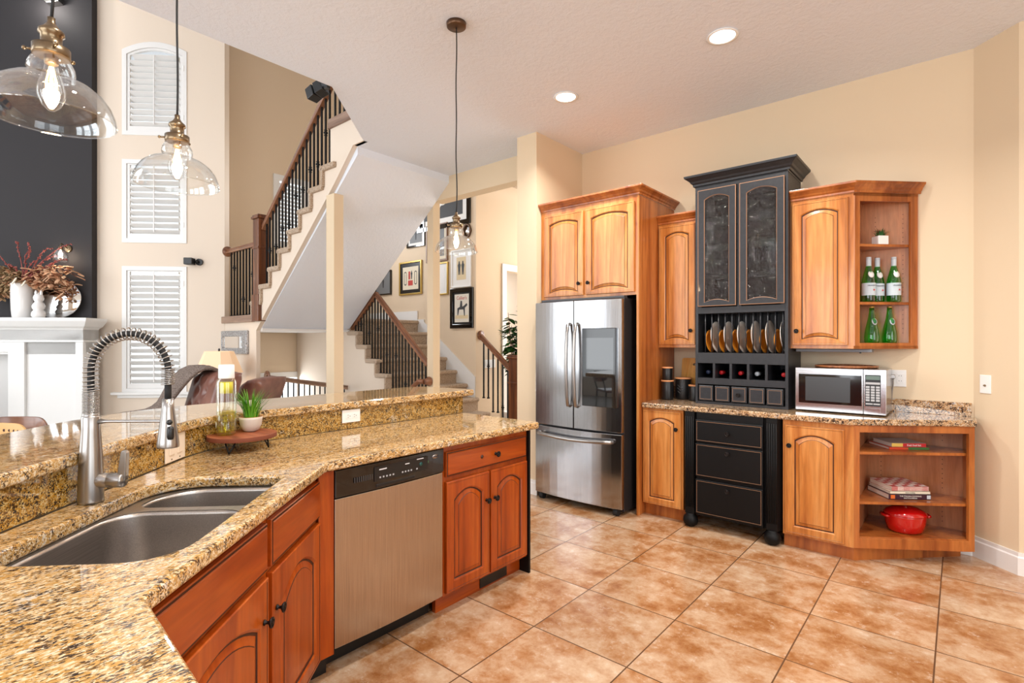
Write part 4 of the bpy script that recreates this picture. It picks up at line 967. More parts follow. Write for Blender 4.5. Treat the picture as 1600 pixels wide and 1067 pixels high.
slab(bo, [], 1.031, 1.071).build('stone_top', M['granite_top'], BT, bevel=.010, bseg=3)
# dishwasher run: local x = world +Y, local -y = world +X
CI = thing('base_cabinet', 'shade-darkened red maple island cabinet with one wide drawer over two arched doors', 'cabinet', (-2.0, 1.832, 0), PI/2)
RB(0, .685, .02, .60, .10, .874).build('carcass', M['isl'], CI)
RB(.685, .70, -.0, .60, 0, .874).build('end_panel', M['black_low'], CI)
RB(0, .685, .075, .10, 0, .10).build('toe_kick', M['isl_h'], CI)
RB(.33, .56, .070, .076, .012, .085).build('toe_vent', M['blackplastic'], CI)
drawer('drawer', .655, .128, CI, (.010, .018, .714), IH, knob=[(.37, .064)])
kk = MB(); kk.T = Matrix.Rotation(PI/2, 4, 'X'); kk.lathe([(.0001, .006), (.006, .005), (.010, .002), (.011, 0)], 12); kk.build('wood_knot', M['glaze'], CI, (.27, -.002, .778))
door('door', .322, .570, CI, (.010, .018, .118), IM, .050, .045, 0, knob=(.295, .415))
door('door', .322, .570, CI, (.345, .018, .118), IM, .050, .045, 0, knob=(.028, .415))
DW = thing('dishwasher', 'stainless dishwasher with a black control panel under the island counter', 'dishwasher', (-2.0, 1.205, 0), PI/2)
w = .62
RB(.004, w-.004, .03, .58, .10, .87).build('tub', M['blackplastic'], DW)
RB(.01, w-.01, .11, .13, .0, .10).build('toe_plate', M['blackplastic'], DW)
fp = MB(); n = 8
pr = [(.006, .03)]+[(.006+(w-.012)*i/n, .004-.010*math.sin(PI*i/n)) for i in range(n+1)]+[(w-.006, .03)]
fp.prism(pr, .115, .745); fp.build('door_panel', M['steel_dw'], DW, bevel=.003)
cp = MB().prism([(.004, .03)]+[(.004+(w-.008)*i/n, -.002-.012*math.sin(PI*i/n)) for i in range(n+1)]+[(w-.004, .03)], .75, .868)
cpo = cp.build('control_panel', M['blackgloss'], DW, bevel=.004)
RB(.20, .42, -.016, -.008, .757, .772).build('handle_recess', M['blackplastic'], cpo, bevel=.006)
vb = MB()
for i in range(9): vb.box(.09+i*.011, .094+i*.011, -.0125, -.010, .80, .822)
vb.build('vent_slots', M['darkgrey'], cpo)
RB(.19, .50, -.0155, -.0135, .785, .850).build('button_strip', M['blackplastic'], cpo, bevel=.002)
bt = MB()
for xx in (.22, .238, .256, .274, .292, .345, .362, .379, .396, .43): bt.box(xx-.004, xx+.004, -.017, -.0155, .797, .804)
bt.build('button_icons', plain('grey_icon_print', (170, 172, 176), .5), cpo)
MB().box(.215, .255, -.017, -.0155, .833, .838).box(.36, .385, -.017, -.0155, .833, .837).box(.43, .47, -.017, -.0155, .843, .847).build('label_print', plain('white_print', (210, 210, 212), .5), cpo)
gb = MB(); gb.T = Matrix.Rotation(PI/2, 4, 'X'); gb.lathe([(.0001, .0), (.010, .0), (.009, .003), (.0001, .003)], 18); gb.build('start_button', plain('dark_teal_button', (18, 70, 66), .3), cpo, (.455, -.0150, .818))
gb = MB(); gb.T = Matrix.Rotation(PI/2, 4, 'X'); gb.lathe([(.009, .0), (.009, .002), (.006, .002), (.006, 0)], 18); gb.build('cancel_button', plain('green_ring_print', (90, 140, 90), .4), cpo, (.495, -.0130, .822))
lg = MB(); lg.T = Matrix.Rotation(PI/2, 4, 'X'); lg.lathe([(.0001, .003), (.018, .0025), (.020, 0)], 24, sy=.55); lo = lg.build('brand_badge', M['nickel'], cpo, (.553, -.0065, .838))
words('brand_lettering', 'Whirlpool', .009, (0, -.0032, 0), (PI/2, 0, 0), M['navy'], lo)
# corner filler and sink base
FI = thing('cabinet_filler', 'narrow wood filler strip beside the dishwasher', 'filler panel', (-2.0, 1.135, 0), PI/2)
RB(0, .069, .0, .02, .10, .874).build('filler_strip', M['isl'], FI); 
RB(.0, .069, .06, .08, 0, .10).build('toe_kick', M['blackplastic'], FI)
SBc = thing('base_cabinet', 'shade-darkened red maple sink base cabinet on the angled run of the island', 'cabinet', (-.523, -.476, 0), math.radians(132.3))
U0, U1 = .98, 2.192
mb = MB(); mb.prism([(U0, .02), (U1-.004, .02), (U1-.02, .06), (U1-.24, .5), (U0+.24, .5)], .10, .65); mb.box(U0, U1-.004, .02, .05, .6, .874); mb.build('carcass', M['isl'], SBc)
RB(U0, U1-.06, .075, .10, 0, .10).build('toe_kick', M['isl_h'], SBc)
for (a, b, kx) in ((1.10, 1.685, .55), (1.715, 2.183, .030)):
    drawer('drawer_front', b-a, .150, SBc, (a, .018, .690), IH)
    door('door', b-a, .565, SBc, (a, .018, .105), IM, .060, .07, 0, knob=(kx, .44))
TB = thing('base_cabinet', 'island cabinet under the counter nearest the viewer', 'cabinet', (0, 0, 0), 0)
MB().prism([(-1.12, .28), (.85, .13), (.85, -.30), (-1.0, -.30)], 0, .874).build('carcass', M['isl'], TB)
# sink, local x = s, y = t
SK = thing('kitchen_sink', 'undermounted double bowl stainless steel sink in the granite', 'sink', (0, 0, 0), -PI/4)
big = rrect(-1.755, -1.262, -1.095, -.685, [.10, .10, .11, .10], 8); sm = rrect(-2.01, -1.79, -1.07, -.69, [.15, .05, .05, .04], 8)
slab(rrect(-2.045, -1.235, -1.125, -.655, .07, 8), [big, sm], .868, .8745).build('sink_rim', M['sink'], SK)
def bowl(loop, dep, nm):
    cx = sum(p[0] for p in loop)/len(loop); cy = sum(p[1] for p in loop)/len(loop); rs = []
    for z, sc_ in ((.871, 1), (.86, .995), (.871-dep*.5, .985), (.871-dep*.85, .97), (.871-dep*.96, .93), (.871-dep, .84), (.871-dep-.003, .12)):
        rs.append([(cx+(p[0]-cx)*sc_, cy+(p[1]-cy)*sc_, z) for p in loop])
    mb = MB(); mb.rings(rs, 0, True, False, True); o = mb.build(nm, M['sink'], SK, solid=.0015)
    MB().lathe([(.0001, .004), (.03, .002), (.042, .005), (.045, .002)], 20).build('drain', M['nickel'], o, (cx, cy, .871-dep-.002)); return o
bowl(big, .21, 'big_bowl'); bowl(sm, .17, 'small_bowl')
# faucet, local +x points along t (over the bowl)
FX, FY = ST(-1.725, -1.158)
FA = thing('kitchen_faucet', 'brushed nickel spring neck pull-down kitchen faucet', 'faucet', (FX, FY, .916), PI/4)
MB().lathe([(.0001, 0), (.0335, 0), (.0335, .006), (.033, .06), (.029, .15), (.0245, .225), (.0245, .262), (.021, .268), (.0001, .268)], 32).build('body', M['nickel'], FA)
def fpath(n=60):
    pts = []; r = .113; z0 = .262; zc = .405
    L1 = zc-z0; L2 = PI*r; L3 = .045; T = L1+L2+L3
    for i in range(n+1):
        s = T*i/n
        if s < L1: pts.append(((0, 0, z0+s), (0, 0, 1)))
        elif s < L1+L2: a = (s-L1)/r; pts.append(((r-r*math.cos(a), 0, zc+r*math.sin(a)), (math.sin(a), 0, math.cos(a))))
        else: pts.append(((2*r, 0, zc-(s-L1-L2)), (0, 0, -1)))
    return pts, T
P_, T_ = fpath(60); hose = [p[0] for p in P_]+[(.226, 0, .34), (.226, 0, .315)]
MB().tube(hose, .0095, 10).build('hose', M['rubber'], FA)
PP, T_ = fpath(1400); hx = []; turn = 0; 
for i, (p, dd) in enumerate(PP):
    f = i/1400; s = f*T_
    pitch = .0045 if s < .075 else (.0045+.0095*min(1, (s-.075)/.03) if s < T_-.05 else .0055)
    turn += (T_/1400)/pitch
    a = 2*PI*turn; nx = (dd[2], 0, -dd[0]); r = .0205-.0035*f
    hx.append((p[0]+nx[0]*r*math.cos(a), r*math.sin(a), p[2]+nx[2]*r*math.cos(a)))
MB().tube(hx, .0019, 6).build('spring_coil', M['nickel'], FA)
MB().lathe([(.020, .262), (.022, .264), (.022, .272), (.018, .274)], 24).build('spring_collar', M['nickel'], FA)
MB().tube([(.02, 0, .248), (.05, 0, .248), (.20, 0, .2465), (.215, 0, .2465)], .005, 10, 0, [.009, .0045, .0045, .008]).build('support_arm', M['nickel'], FA)
sh = MB(); sh.lathe([(.0001, .165), (.030, .165), (.0305, .169), (.030, .18), (.022, .245), (.017, .285), (.016, .316), (.0001, .316)], 28)
so = sh.build('spray_head', M['nickel'], FA, (.226, 0, 0))
bq = MB(); bq.T = Matrix.Translation((.014, -.018, 0)); bq.sphere((0, 0, .245), .0085, 12); bq.build('spray_button', M['blackplastic'], so)
bq = MB(); bq.T = Matrix.Translation((.018, -.020, .212)); bq.lathe([(.0001, -.021), (.008, -.019), (.010, -.012), (.010, .012), (.008, .019), (.0001, .021)], 12); bq.build('spray_toggle', M['blackplastic'], so)
lv = MB(); lv.T = Matrix.Translation((0, 0, .066)) @ Matrix.Rotation(PI/2, 4, 'Y'); lv.lathe([(.0001, .0), (.020, .0), (.0225, .02), (.0225, .052), (.0215, .053), (.0225, .055), (.0225, .092), (.020, .098), (.0001, .099)], 24)
lo = lv.build('valve_handle', M['nickel'], FA)
MB().prism_xz([(.078, .07), (.100, .062), (.106, .08), (.108, .150), (.104, .158), (.094, .158), (.090, .150)], -.009, .009).build('lever', M['nickel'], lo, bevel=.003)
# outlet and switch on the splash
OL = thing('wall_outlet', 'white horizontal double outlet on the straight granite splash', 'outlet', (-2.6385, 1.696, .988), PI/2)
RB(-.058, .058, -.006, 0, -.036, .036).build('cover_plate', M['white'], OL, bevel=.002)
for xx in (-.02, .02):
    s_ = RB(xx-.017, xx+.017, -.0085, -.006, -.014, .014).build('socket', M['white'], OL, bevel=.003)
    MB().box(xx-.007, xx+.001, -.009, -.008, .005, .007).box(xx-.006, xx+.001, -.009, -.008, -.007, -.005).box(xx+.007, xx+.011, -.009, -.008, -.002, .002).build('slots', M['blackplastic'], s_)
qx = -.845
SWp = thing('light_switch', 'cream rocker switch plate on the curved granite splash behind the spray head', 'switch', (-2.469, .7595, .984), 3*PI/4); SWp.scale = (1.25, 1, 1.06)
RB(-.058, .058, -.006, 0, -.060, .060).build('cover_plate', M['cream_plate'], SWp, bevel=.002)
RB(-.040, -.008, -.010, -.006, -.034, .034).build('rocker', M['cream_plate'], SWp, bevel=.002); RB(.008, .040, -.010, -.006, -.034, .034).build('rocker', M['cream_plate'], SWp, bevel=.002)
sc_ = MB()
for xx in (-.024, .024):
    for zz in (-.05, .05): sc_.cyl((xx, -.0055, zz), (xx, -.0068, zz), .003, 8)
sc_.build('screws', M['brass'], SWp)
# ---- wood stand with oil bottle and grass pot
SDx, SDy = -2.53, 1.055
WS = thing('wood_stand', 'round wood slice riser on black hairpin legs', 'stand', (SDx, SDy, .916), 0)
rd_ = random.Random(4); ol = []
for i in range(36):
    a = 2*PI*i/36; k = 1+.015*rd_.uniform(-1, 1); ol.append((.147*k*math.cos(a), .145*k*math.sin(a)))
b = MB().prism(ol, .050, .070, 0, True); b.mi = [1 if i > 1 else 0 for i in range(len(b.mi))]
b.build('wood_top', [M['slab'], M['bark']], WS, bevel=.002)
for (lx, ly, dx, dy) in ((.085, -.085, .9, -.7), (.07, .075, .5, .5), (-.10, .01, -.6, 0)):
    L = math.hypot(dx, dy); tx, ty = -dy/L*.022, dx/L*.022
    MB().tube([(lx+tx, ly+ty, .051), (lx+dx*.02, ly+dy*.02, .004), (lx+dx*.02+.001, ly+dy*.02, .003), (lx-tx, ly-ty, .051)], .0035, 6).build('hairpin_leg', M['iron'], WS)
bx, by = -2.545, .992
OB = thing('oil_bottle', 'tall clear bottle of yellow-green liquid with a white cap on the wood stand', 'bottle', (bx, by, .9865)); OB.scale = (1.36, 1.36, 1.6)
MB().lathe([(.0001, .004), (.024, .0), (.0285, .004), (.030, .012), (.030, .148), (.028, .156), (.020, .162), (.020, .168)], 32, 0, (0, 0, 0), True, False).build('glass_body', M['bottleglass'], OB)
MB().lathe([(.0001, .007), (.026, .007), (.0275, .014), (.0275, .066), (.0001, .066)], 28).build('liquid', M['oil'], OB)
MB().lathe([(.012, .118), (.020, .118), (.020, .150), (.012, .150)], 20).build('floating_cork', plain('yellow_wax', (210, 196, 30), .4), OB)
MB().lathe([(.0001, .160), (.0235, .160), (.0245, .162), (.0240, .197), (.0225, .199), (.0001, .199)], 28).build('cap', M['white'], OB)
fm = MB(); fm.T = Matrix.Rotation(-.45, 4, 'Z') @ Matrix.Translation((0, -.0302, .028)) @ Matrix.Rotation(PI/2, 4, 'X'); fm.lathe([(.0001, .001), (.009, .0005), (.009, -.0005)], 16); fm.build('round_sticker', M['white'], OB)
GP = thing('potted_grass', 'bright green grass in a small speckled bowl pot on the wood stand', 'plant', (-2.555, 1.105, .9865)); GP.scale = (1.37, 1.37, 1.37)
MB().lathe([(.0001, 0), (.018, 0), (.026, .006), (.034, .022), (.0365, .042), (.0375, .050), (.0345, .051), (.033, .040), (.0001, .036)], 30, mats=[0, 0, 0, 0, 0, 1, 1, 0, 0]).build('pot', [M['greige'], M['rimbrown']], GP)
blades(MB(), 95, .022, .125, .075, .0075, 0, 21, .036, .9).build('grass_blades', M['grass'], GP)
# ---- pendants
def pendant(x, y, label, sw=0):
    t = thing('pendant_lamp', label, 'pendant lamp', (x, y, 1.95), 0, 'glass pendants over the bar')
    pr = [(.128, 0), (.1285, .004), (.126, .022), (.118, .044), (.103, .066), (.082, .083), (.062, .092), (.049, .096), (.044, .103), (.047, .114), (.045, .128), (.038, .142), (.033, .150), (.033, .160)]
    pi = [(r-.002, z) for r, z in pr][::-1]
    MB().lathe(pr+pi, 48, 0, (0, 0, 0), False, False).build('glass_shade', M['glass'], t)
    MB().lathe([(.128, 0), (.1295, .0015), (.128, .003), (.126, .0015)], 48, 0, (0, 0, 0), False, False).build('shade_rim', M['glass'], t)
    s = MB().lathe([(.036, .150), (.037, .152), (.037, .172), (.024, .176), (.021, .178), (.021, .200), (.026, .204), (.025, .212), (.016, .220), (.012, .226), (.008, .232), (.008, .244), (.0001, .246)], 28).build('brass_socket', M['brass'], t)
    for a in (0, 2*PI/3, 4*PI/3):
        MB().cyl((.034*math.cos(a), .034*math.sin(a), .163), (.052*math.cos(a), .052*math.sin(a), .163), .003, 8).sphere((.053*math.cos(a), .053*math.sin(a), .163), .005, 10).build('thumb_screw', M['brass'], s)
    MB().lathe([(.0001, .018), (.006, .019), (.018, .030), (.027, .052), (.028, .070), (.022, .095), (.015, .115), (.0125, .135)], 24, 0, (0, 0, 0), True, False).build('bulb_glass', M['glass'], t)
    MB().lathe([(.0125, .132), (.014, .134), (.014, .158), (.0001, .158)], 16).build('bulb_base', M['brass'], t)
    f = MB()
    for k in range(6):
        a = 2*PI*k/6; f.tube([(.003*math.cos(a), .003*math.sin(a), .125), (.011*math.cos(a), .011*math.sin(a), .088), (.009*math.cos(a+.5), .009*math.sin(a+.5), .045)], .0014, 5)
    f.build('filament', M['filament'], t)
    c = []; hh = H-1.95-.028
    for i in range(25):
        q = i/24; c.append((sw*math.sin(q*PI*3)*.004*(1-q), sw*math.sin(q*PI*5)*.003, .240+(hh-.240)*q))
    MB().tube(c, .0035, 8).build('cord', M['rubber'], t)
    MB().lathe([(.0001, H-1.95-.030), (.052, H-1.95-.030), (.058, H-1.95-.026), (.060, H-1.95-.002), (.0001, H-1.95-.002)], 32).build('canopy', plain('dark_brass', (104, 78, 58), .35, metal=.8), t)
    bulb_light('pendant_glow', (x, y, 1.95+.07), 5, .02)
pendant(-2.327, 2.222, 'clear glass pendant hanging in front of the hall pictures', 1)
pendant(-2.068, .645, 'clear glass pendant hanging in front of the shuttered windows', .4)
pendant(-1.680, .254, 'nearest clear glass pendant, at the top left before the charcoal wall', 1.4)
# ================================================================== GREAT ROOM AND STAIRWELL THINGS
def fr_pic(name, label, x0, x1, z0, z1, fw, mat_f, mat_m, mw, art, cat='picture'):
    t = thing(name, label, cat, ((x0+x1)/2, YP-.001, (z0+z1)/2)); w, h = (x1-x0)/2, (z1-z0)/2
    o = slab([(-w, -h), (w, -h), (w, h), (-w, h)], [[(-w+fw, -h+fw), (w-fw, -h+fw), (w-fw, h-fw), (-w+fw, h-fw)]], 0, .028); o.v = [(p[0], -p[2], p[1]) for p in o.v]
    o.build('frame', mat_f, t, bevel=.004)
    RB(-w+fw-.002, w-fw+.002, -.012, -.002, -h+fw-.002, h-fw+.002).build('mat_board', mat_m, t)
    iw, ih = w-fw-mw, h-fw-mw
    if art: art(t, iw, ih)
    return t
PMt = {k: plain('print_'+k, c, .6) for k, c in dict(cream=(226, 214, 190), grey=(120, 122, 124), dark=(58, 58, 60), white=(236, 234, 230), tan=(220, 200, 160), red=(190, 60, 50), green=(96, 120, 84), black=(30, 30, 32), offw=(226, 220, 206), orange=(222, 150, 70)).items()}
def sheet(t, x0, x1, z0, z1, m, y=-.0135, nm='print'): return RB(x0, x1, y, -.011, z0, z1).build(nm, m, t)
def fig(mb, x, z, h, y=-.0145):   # small standing figure outline
    w = h*.16
    mb.prism_xz([(x-w*.6, z), (x-w*.15, z), (x, z+h*.35), (x+w*.15, z), (x+w*.6, z), (x+w*.7, z+h*.45), (x+w, z+h*.72), (x+w*.5, z+h*.82), (x+w*.3, z+h), (x-w*.3, z+h), (x-w*.5, z+h*.82), (x-w, z+h*.72), (x-w*.7, z+h*.45)], y, -.013); return mb
def art_riders(t, w, h):
    s = sheet(t, -w, w, -h, h, PMt['tan']); m = MB(); fig(m, -w*.42, -h*.55, h*1.2); fig(m, w*.36, -h*.55, h*1.2); m.build('printed_figures', PMt['dark'], s)
def art_colliers(t, w, h):
    s = sheet(t, -w, w, -h, h, PMt['offw']); words('print_lettering', "Collier's", h*.36, (0, -.0142, h*.72), (PI/2, 0, 0), PMt['red'], s, sx=.85)
    m = MB().prism_xz([(-w*.6, -h*.5), (-w*.5, -h*.5), (-w*.35, -h*.1), (w*.25, -h*.1), (w*.35, -h*.55), (w*.45, -h*.55), (w*.45, 0), (w*.8, h*.2), (w*.7, h*.35), (w*.4, h*.2), (w*.1, h*.1), (w*.05, h*.5), (-w*.15, h*.55), (-w*.25, h*.1), (-w*.6, 0)], -.0145, -.013); m.build('printed_horse_and_rider', PMt['dark'], s)
    RB(-w*.9, w*.9, -.0142, -.013, -h*.75, -h*.5).build('printed_ground', PMt['tan'], s)
def art_tri(t, w, h):
    s = sheet(t, -w, w, -h, h, PMt['cream'])
    for xx in (-w*.66, w*.66):
        a = slab(rrect(xx-w*.16, xx+w*.16, -h*.6, h*.6, w*.15), [rrect(xx-w*.11, xx+w*.11, -h*.52, h*.52, w*.1)], 0, .0012); a.v = [(p[0], -.0135-p[2], p[1]) for p in a.v]; a.build('printed_panel', PMt['dark'], s)
    MB().box(-w*.3, w*.3, -.0145, -.013, -h*.65, -h*.2).box(-w*.25, -w*.02, -.0145, -.013, -.1*h, h*.6).build('printed_centre', PMt['red'], s)
    fig(MB(), w*.15, -h*.1, h*.75).build('printed_figure', PMt['dark'], s)
def art_hands(t, w, h):
    s = sheet(t, -w, w, -h, h, PMt['dark']); m = MB(); r = random.Random(2)
    for i in range(7):
        cx, cz = w*(-.75+.25*i), h*(-.45+.16*i+r.uniform(-.05, .05))
        pts = [(cx+w*.2*math.cos(a)*(1+.3*math.sin(3*a)), cz+h*.2*math.sin(a)) for a in [2*PI*k/14 for k in range(14)]]
        m.prism_xz(pts, -.0145-.0001*i, -.013)
    m.build('drawn_shapes', PMt['white'], s)
def art_plain(c, c2):
    def f(t, w, h):
        s = sheet(t, -w, w, -h, h, PMt[c]); fig(MB(), 0, -h*.6, h*1.2).build('printed_shape', PMt[c2], s)
    return f
fr_pic('framed_picture', 'large black framed drawing at the top, partly behind the header beam', -6.62, -5.43, 3.135, 3.95, .07, M['blackgloss'], PMt['white'], .09, art_hands)
fr_pic('framed_picture', 'brown framed picture cut off by the column, left of the lit pendant', -6.40, -5.91, 2.64, 3.22, .03, plain('brown_frame', (128, 92, 62), .4), PMt['cream'], .05, art_plain('grey', 'dark'))
fr_pic('framed_picture', 'white framed print of two standing figures', -5.83, -5.41, 2.21, 2.77, .022, M['white'], PMt['white'], .09, art_riders)
fr_pic('framed_picture', 'gold framed print cut off by the column', -6.36, -5.90, 2.12, 2.62, .024, M['gold'], PMt['white'], .06, art_plain('white', 'green'))
fr_pic('framed_picture', 'black framed magazine cover with a horse and rider', -5.85, -5.37, 1.605, 2.20, .06, M['blackgloss'], M['blackplastic'], .03, art_colliers)
fr_pic('framed_picture', 'gold and black framed print with three panels', -7.08, -6.51, 2.165, 2.71, .028, M['gold'], M['blackplastic'], .06, art_tri)
fr_pic('framed_picture', 'small black framed print tucked under the soffit, upper', -6.88, -6.44, 2.925, 3.30, .03, M['blackgloss'], PMt['white'], .04, art_plain('grey', 'dark'))
fr_pic('framed_picture', 'black framed print above the left end of the stair rail', -7.75, -7.30, 2.20, 2.62, .025, M['blackgloss'], PMt['grey'], .05, art_plain('grey', 'dark'))
OM = thing('oval_mirror', 'small oval mirror in a dark ornate frame beside the pendant', 'mirror', (-5.50, YP-.002, 3.03))
b = slab([(.085*math.cos(2*PI*i/24)*(1+.05*math.cos(12*PI*i/24)), .105*math.sin(2*PI*i/24)) for i in range(24)], [[(.058*math.cos(2*PI*i/24), .078*math.sin(2*PI*i/24)) for i in range(24)]], 0, .025); b.v = [(p[0], -p[2], p[1]) for p in b.v]; b.build('frame', plain('dark_brass_frame', (88, 62, 40), .4, metal=.5), OM, bevel=.004)
b = MB(); b.T = Matrix.Rotation(PI/2, 4, 'X'); b.lathe([(.0001, .012), (.062, .012), (.062, .002)], 24, sy=1.3); b.build('glass', M['mirror'], OM)
SWh = thing('light_switch', 'white wide switch plate on the hall wall behind the stair railing', 'switch', (XC+.001, 5.775, 1.08), PI/2)
RB(-.115, .115, -.008, 0, -.06, .06).build('cover_plate', M['white'], SWh, bevel=.002)
for i in range(4): RB(-.095+.05*i, -.062+.05*i, -.011, -.008, -.033, .033).build('rocker', M['white'], SWh)
# leafy hall plant
HP = thing('potted_tree', 'tall leafy green plant behind the hall newel post', 'plant', (-5.0, 5.98, 0))
MB().lathe([(.0001, 0), (.15, 0), (.19, .35), (.20, .38), (.17, .38), (.16, .32), (.0001, .32)], 28).build('pot', M['ceramic'], HP)
rn = random.Random(5); tk = MB(); lf = MB()
for k in range(11):
    a = rn.uniform(-1.6, 1.6); sp = rn.uniform(.08, .30); top = rn.uniform(1.25, 1.95)
    if k == 0: top = 2.15
    P = [(0, 0, .3), (sp*.2*math.cos(a), sp*.2*math.sin(a), .8), (sp*.6*math.cos(a), sp*.6*math.sin(a), top*.72), (sp*math.cos(a), sp*math.sin(a), top)]
    tk.tube(P, .008, 6, 0, [.012, .010, .007, .003])
    for j in range(60):
        q = rn.uniform(.25, 1); i0 = min(2, int(q*3)); f = q*3-i0; c = [P[i0][m]+(P[i0+1][m]-P[i0][m])*f for m in range(3)]
        if c[2] < .95 or c[0] < -.16: continue
        b_ = rn.uniform(0, 2*PI); L = rn.uniform(.12, .19); dz = rn.uniform(-.7, .2); dx, dy = math.cos(b_), math.sin(b_); wv = L*.27; pts = []
        for m_, (t_, ww) in enumerate(((0, .05), (.25, .8), (.5, 1), (.75, .75), (1, .03))):
            px, py, pz = c[0]+dx*L*t_, c[1]+dy*L*t_, c[2]+dz*L*t_*t_+.02*t_
            pts += [(px-dy*wv*ww, py+dx*wv*ww, pz-.012*ww), (px, py, pz), (px+dy*wv*ww, py-dx*wv*ww, pz-.012*ww)]
        fs = []
        for m_ in range(4): o_ = 3*m_; fs += [(o_, o_+1, o_+4, o_+3), (o_+1, o_+2, o_+5, o_+4)]
        lf.add(pts, fs, 0, True)
tk.build('stems', M['bark'], HP); lf.build('leaves', M['leaf'], HP)
# silver framed mirror on the stair wall
SM = thing('wall_mirror', 'rectangular mirror in a hammered silver frame below the landing', 'mirror', (-7.29, YS-.001, 1.40))
w, h = .425, .15
b = slab([(-w, -h), (w, -h), (w, h), (-w, h)], [[(-w+.09, -h+.075), (w-.13, -h+.075), (w-.13, h-.075), (-w+.09, h-.075)]], 0, .035); b.v = [(p[0], -p[2], p[1]) for p in b.v]
x = Nd('hammered_silver'); v = x.coords(); n = x.vor(v, 60); x.col(x.ramp(n.outputs['Distance'], [(.1, (60, 62, 64)), (.5, (190, 192, 196))])); x.set(.3, metal=.7); x.bump(n.outputs['Distance'], .6, .01)
b.build('frame', x.m, SM, bevel=.008); RB(-w+.085, w-.125, -.014, -.004, -h+.07, h-.07).build('glass', M['mirror'], SM)
# speakers
SPk = thing('ceiling_speaker', 'black twin-cube satellite speaker hung at the corner of the kitchen ceiling', 'speaker', (-3.76, 2.12, 3.33), math.radians(10))
RB(-.002, .13, -.015, .015, -.01, .01).build('bracket', M['blackplastic'], SPk)
b = MB(); b.T = Matrix.Rotation(-.35, 4, 'Y'); b.box(-.075, -.002, -.045, .045, -.045, .045); b.build('speaker_cube', M['blackplastic'], SPk, bevel=.006)
b = MB(); b.T = Matrix.Rotation(-.35, 4, 'Y') @ Matrix.Rotation(.2, 4, 'Z'); b.box(.002, .075, -.045, .045, -.045, .045); b.build('speaker_cube', M['blackplastic'], SPk, bevel=.006)
SP2 = thing('wall_speaker', 'small black speaker on a bracket beside the shuttered windows', 'speaker', GW(-3.68, .0, 2.48), PI/4)
b = MB().cyl((.06, 0, 0), (.06, -.03, 0), .045, 20).cyl((.06, -.03, 0), (.04, -.08, 0), .012, 8); b.build('bracket', M['blackplastic'], SP2)
MB().box(-.09, .02, -.13, -.03, -.045, .045).build('speaker_box', M['blackplastic'], SP2, bevel=.008)
# mantel
MT = thing('fireplace_mantel', 'white panelled fireplace mantel against the charcoal wall', 'fireplace', O45, PI/4)
a, b_ = -4.84, -7.6; D = -.39
body = wallpanel([(b_, 0), (a, 0), (a, 1.56), (b_, 1.56)], [[(-5.53, .12), (-4.93, .12), (-4.93, 1.40), (-5.53, 1.40)], [(b_+.5, 0.01), (-5.72, 0.01), (-5.72, 1.28), (b_+.5, 1.28)]], .05); body.build('front_panel', M['trim'], MT, (0, D, 0), bevel=.003)
MB().box(-5.60, a-.002, D+.035, -.105, 0, 1.55).box(b_, b_+.45, D+.035, -.105, 0, 1.55).box(b_, a-.002, D+.035, -.105, 1.25, 1.55).build('body', M['trim'], MT)
RB(b_+.45, -5.60, -.16, -.105, 0, 1.3).build('firebox_surround', plain('grey_tile', (206, 204, 202), .4), MT)
pts = [(b_, D), (a, D), (a, -.105)]
crown([(.0, 1.40), (.012, 1.405), (.012, 1.425), (0, 1.43), (0, 1.56), (.01, 1.575), (.05, 1.60), (.085, 1.645), (.10, 1.665), (.105, 1.70), (0, 1.70)], pts).build('mantel_molding', M['trim'], MT)
RB(b_, a+.105, D-.105, -.105, 1.675, 1.705).build('mantel_shelf', M['trim'], MT)
# mantel things
VS = thing('flower_vase', 'tall white ceramic vase on the mantel', 'vase', GW(-5.64, .28, 1.706))
MB().lathe([(.0001, .004), (.088, 0), (.10, .012), (.108, .10), (.112, .22), (.114, .43), (.110, .44), (.105, .43), (.10, .05), (.0001, .04)], 32).build('vase_body', M['ceramic'], VS)
FL = thing('flower_arrangement', 'dried autumn leaves, red twigs and cream blooms in the white vase', 'flowers', GW(-5.64, .28, 2.10))
rn = random.Random(11); st = MB(); l1 = MB(); l2 = MB(); rb_ = MB()
def leafq(mb, c, L, wv, rnd):
    b0 = rnd.uniform(0, 2*PI); dz = rnd.uniform(-.9, .7); n = math.sqrt(1+dz*dz); dx, dy, dz = math.cos(b0)/n, math.sin(b0)/n, dz/n; px, py = -math.sin(b0), math.cos(b0)
    P = []
    for t_, ww in ((0, .1), (.35, 1), (.7, .8), (1, .05)):
        for s_ in (-1, 0, 1): P.append((c[0]+dx*L*t_+px*wv*ww*s_, c[1]+dy*L*t_+py*wv*ww*s_, c[2]+dz*L*t_-.25*L*t_*t_+(.012 if s_ == 0 else 0)))
    fs = []
    for m_ in range(3): o_ = 3*m_; fs += [(o_, o_+1, o_+4, o_+3), (o_+1, o_+2, o_+5, o_+4)]
    mb.add(P, fs, 0, True)
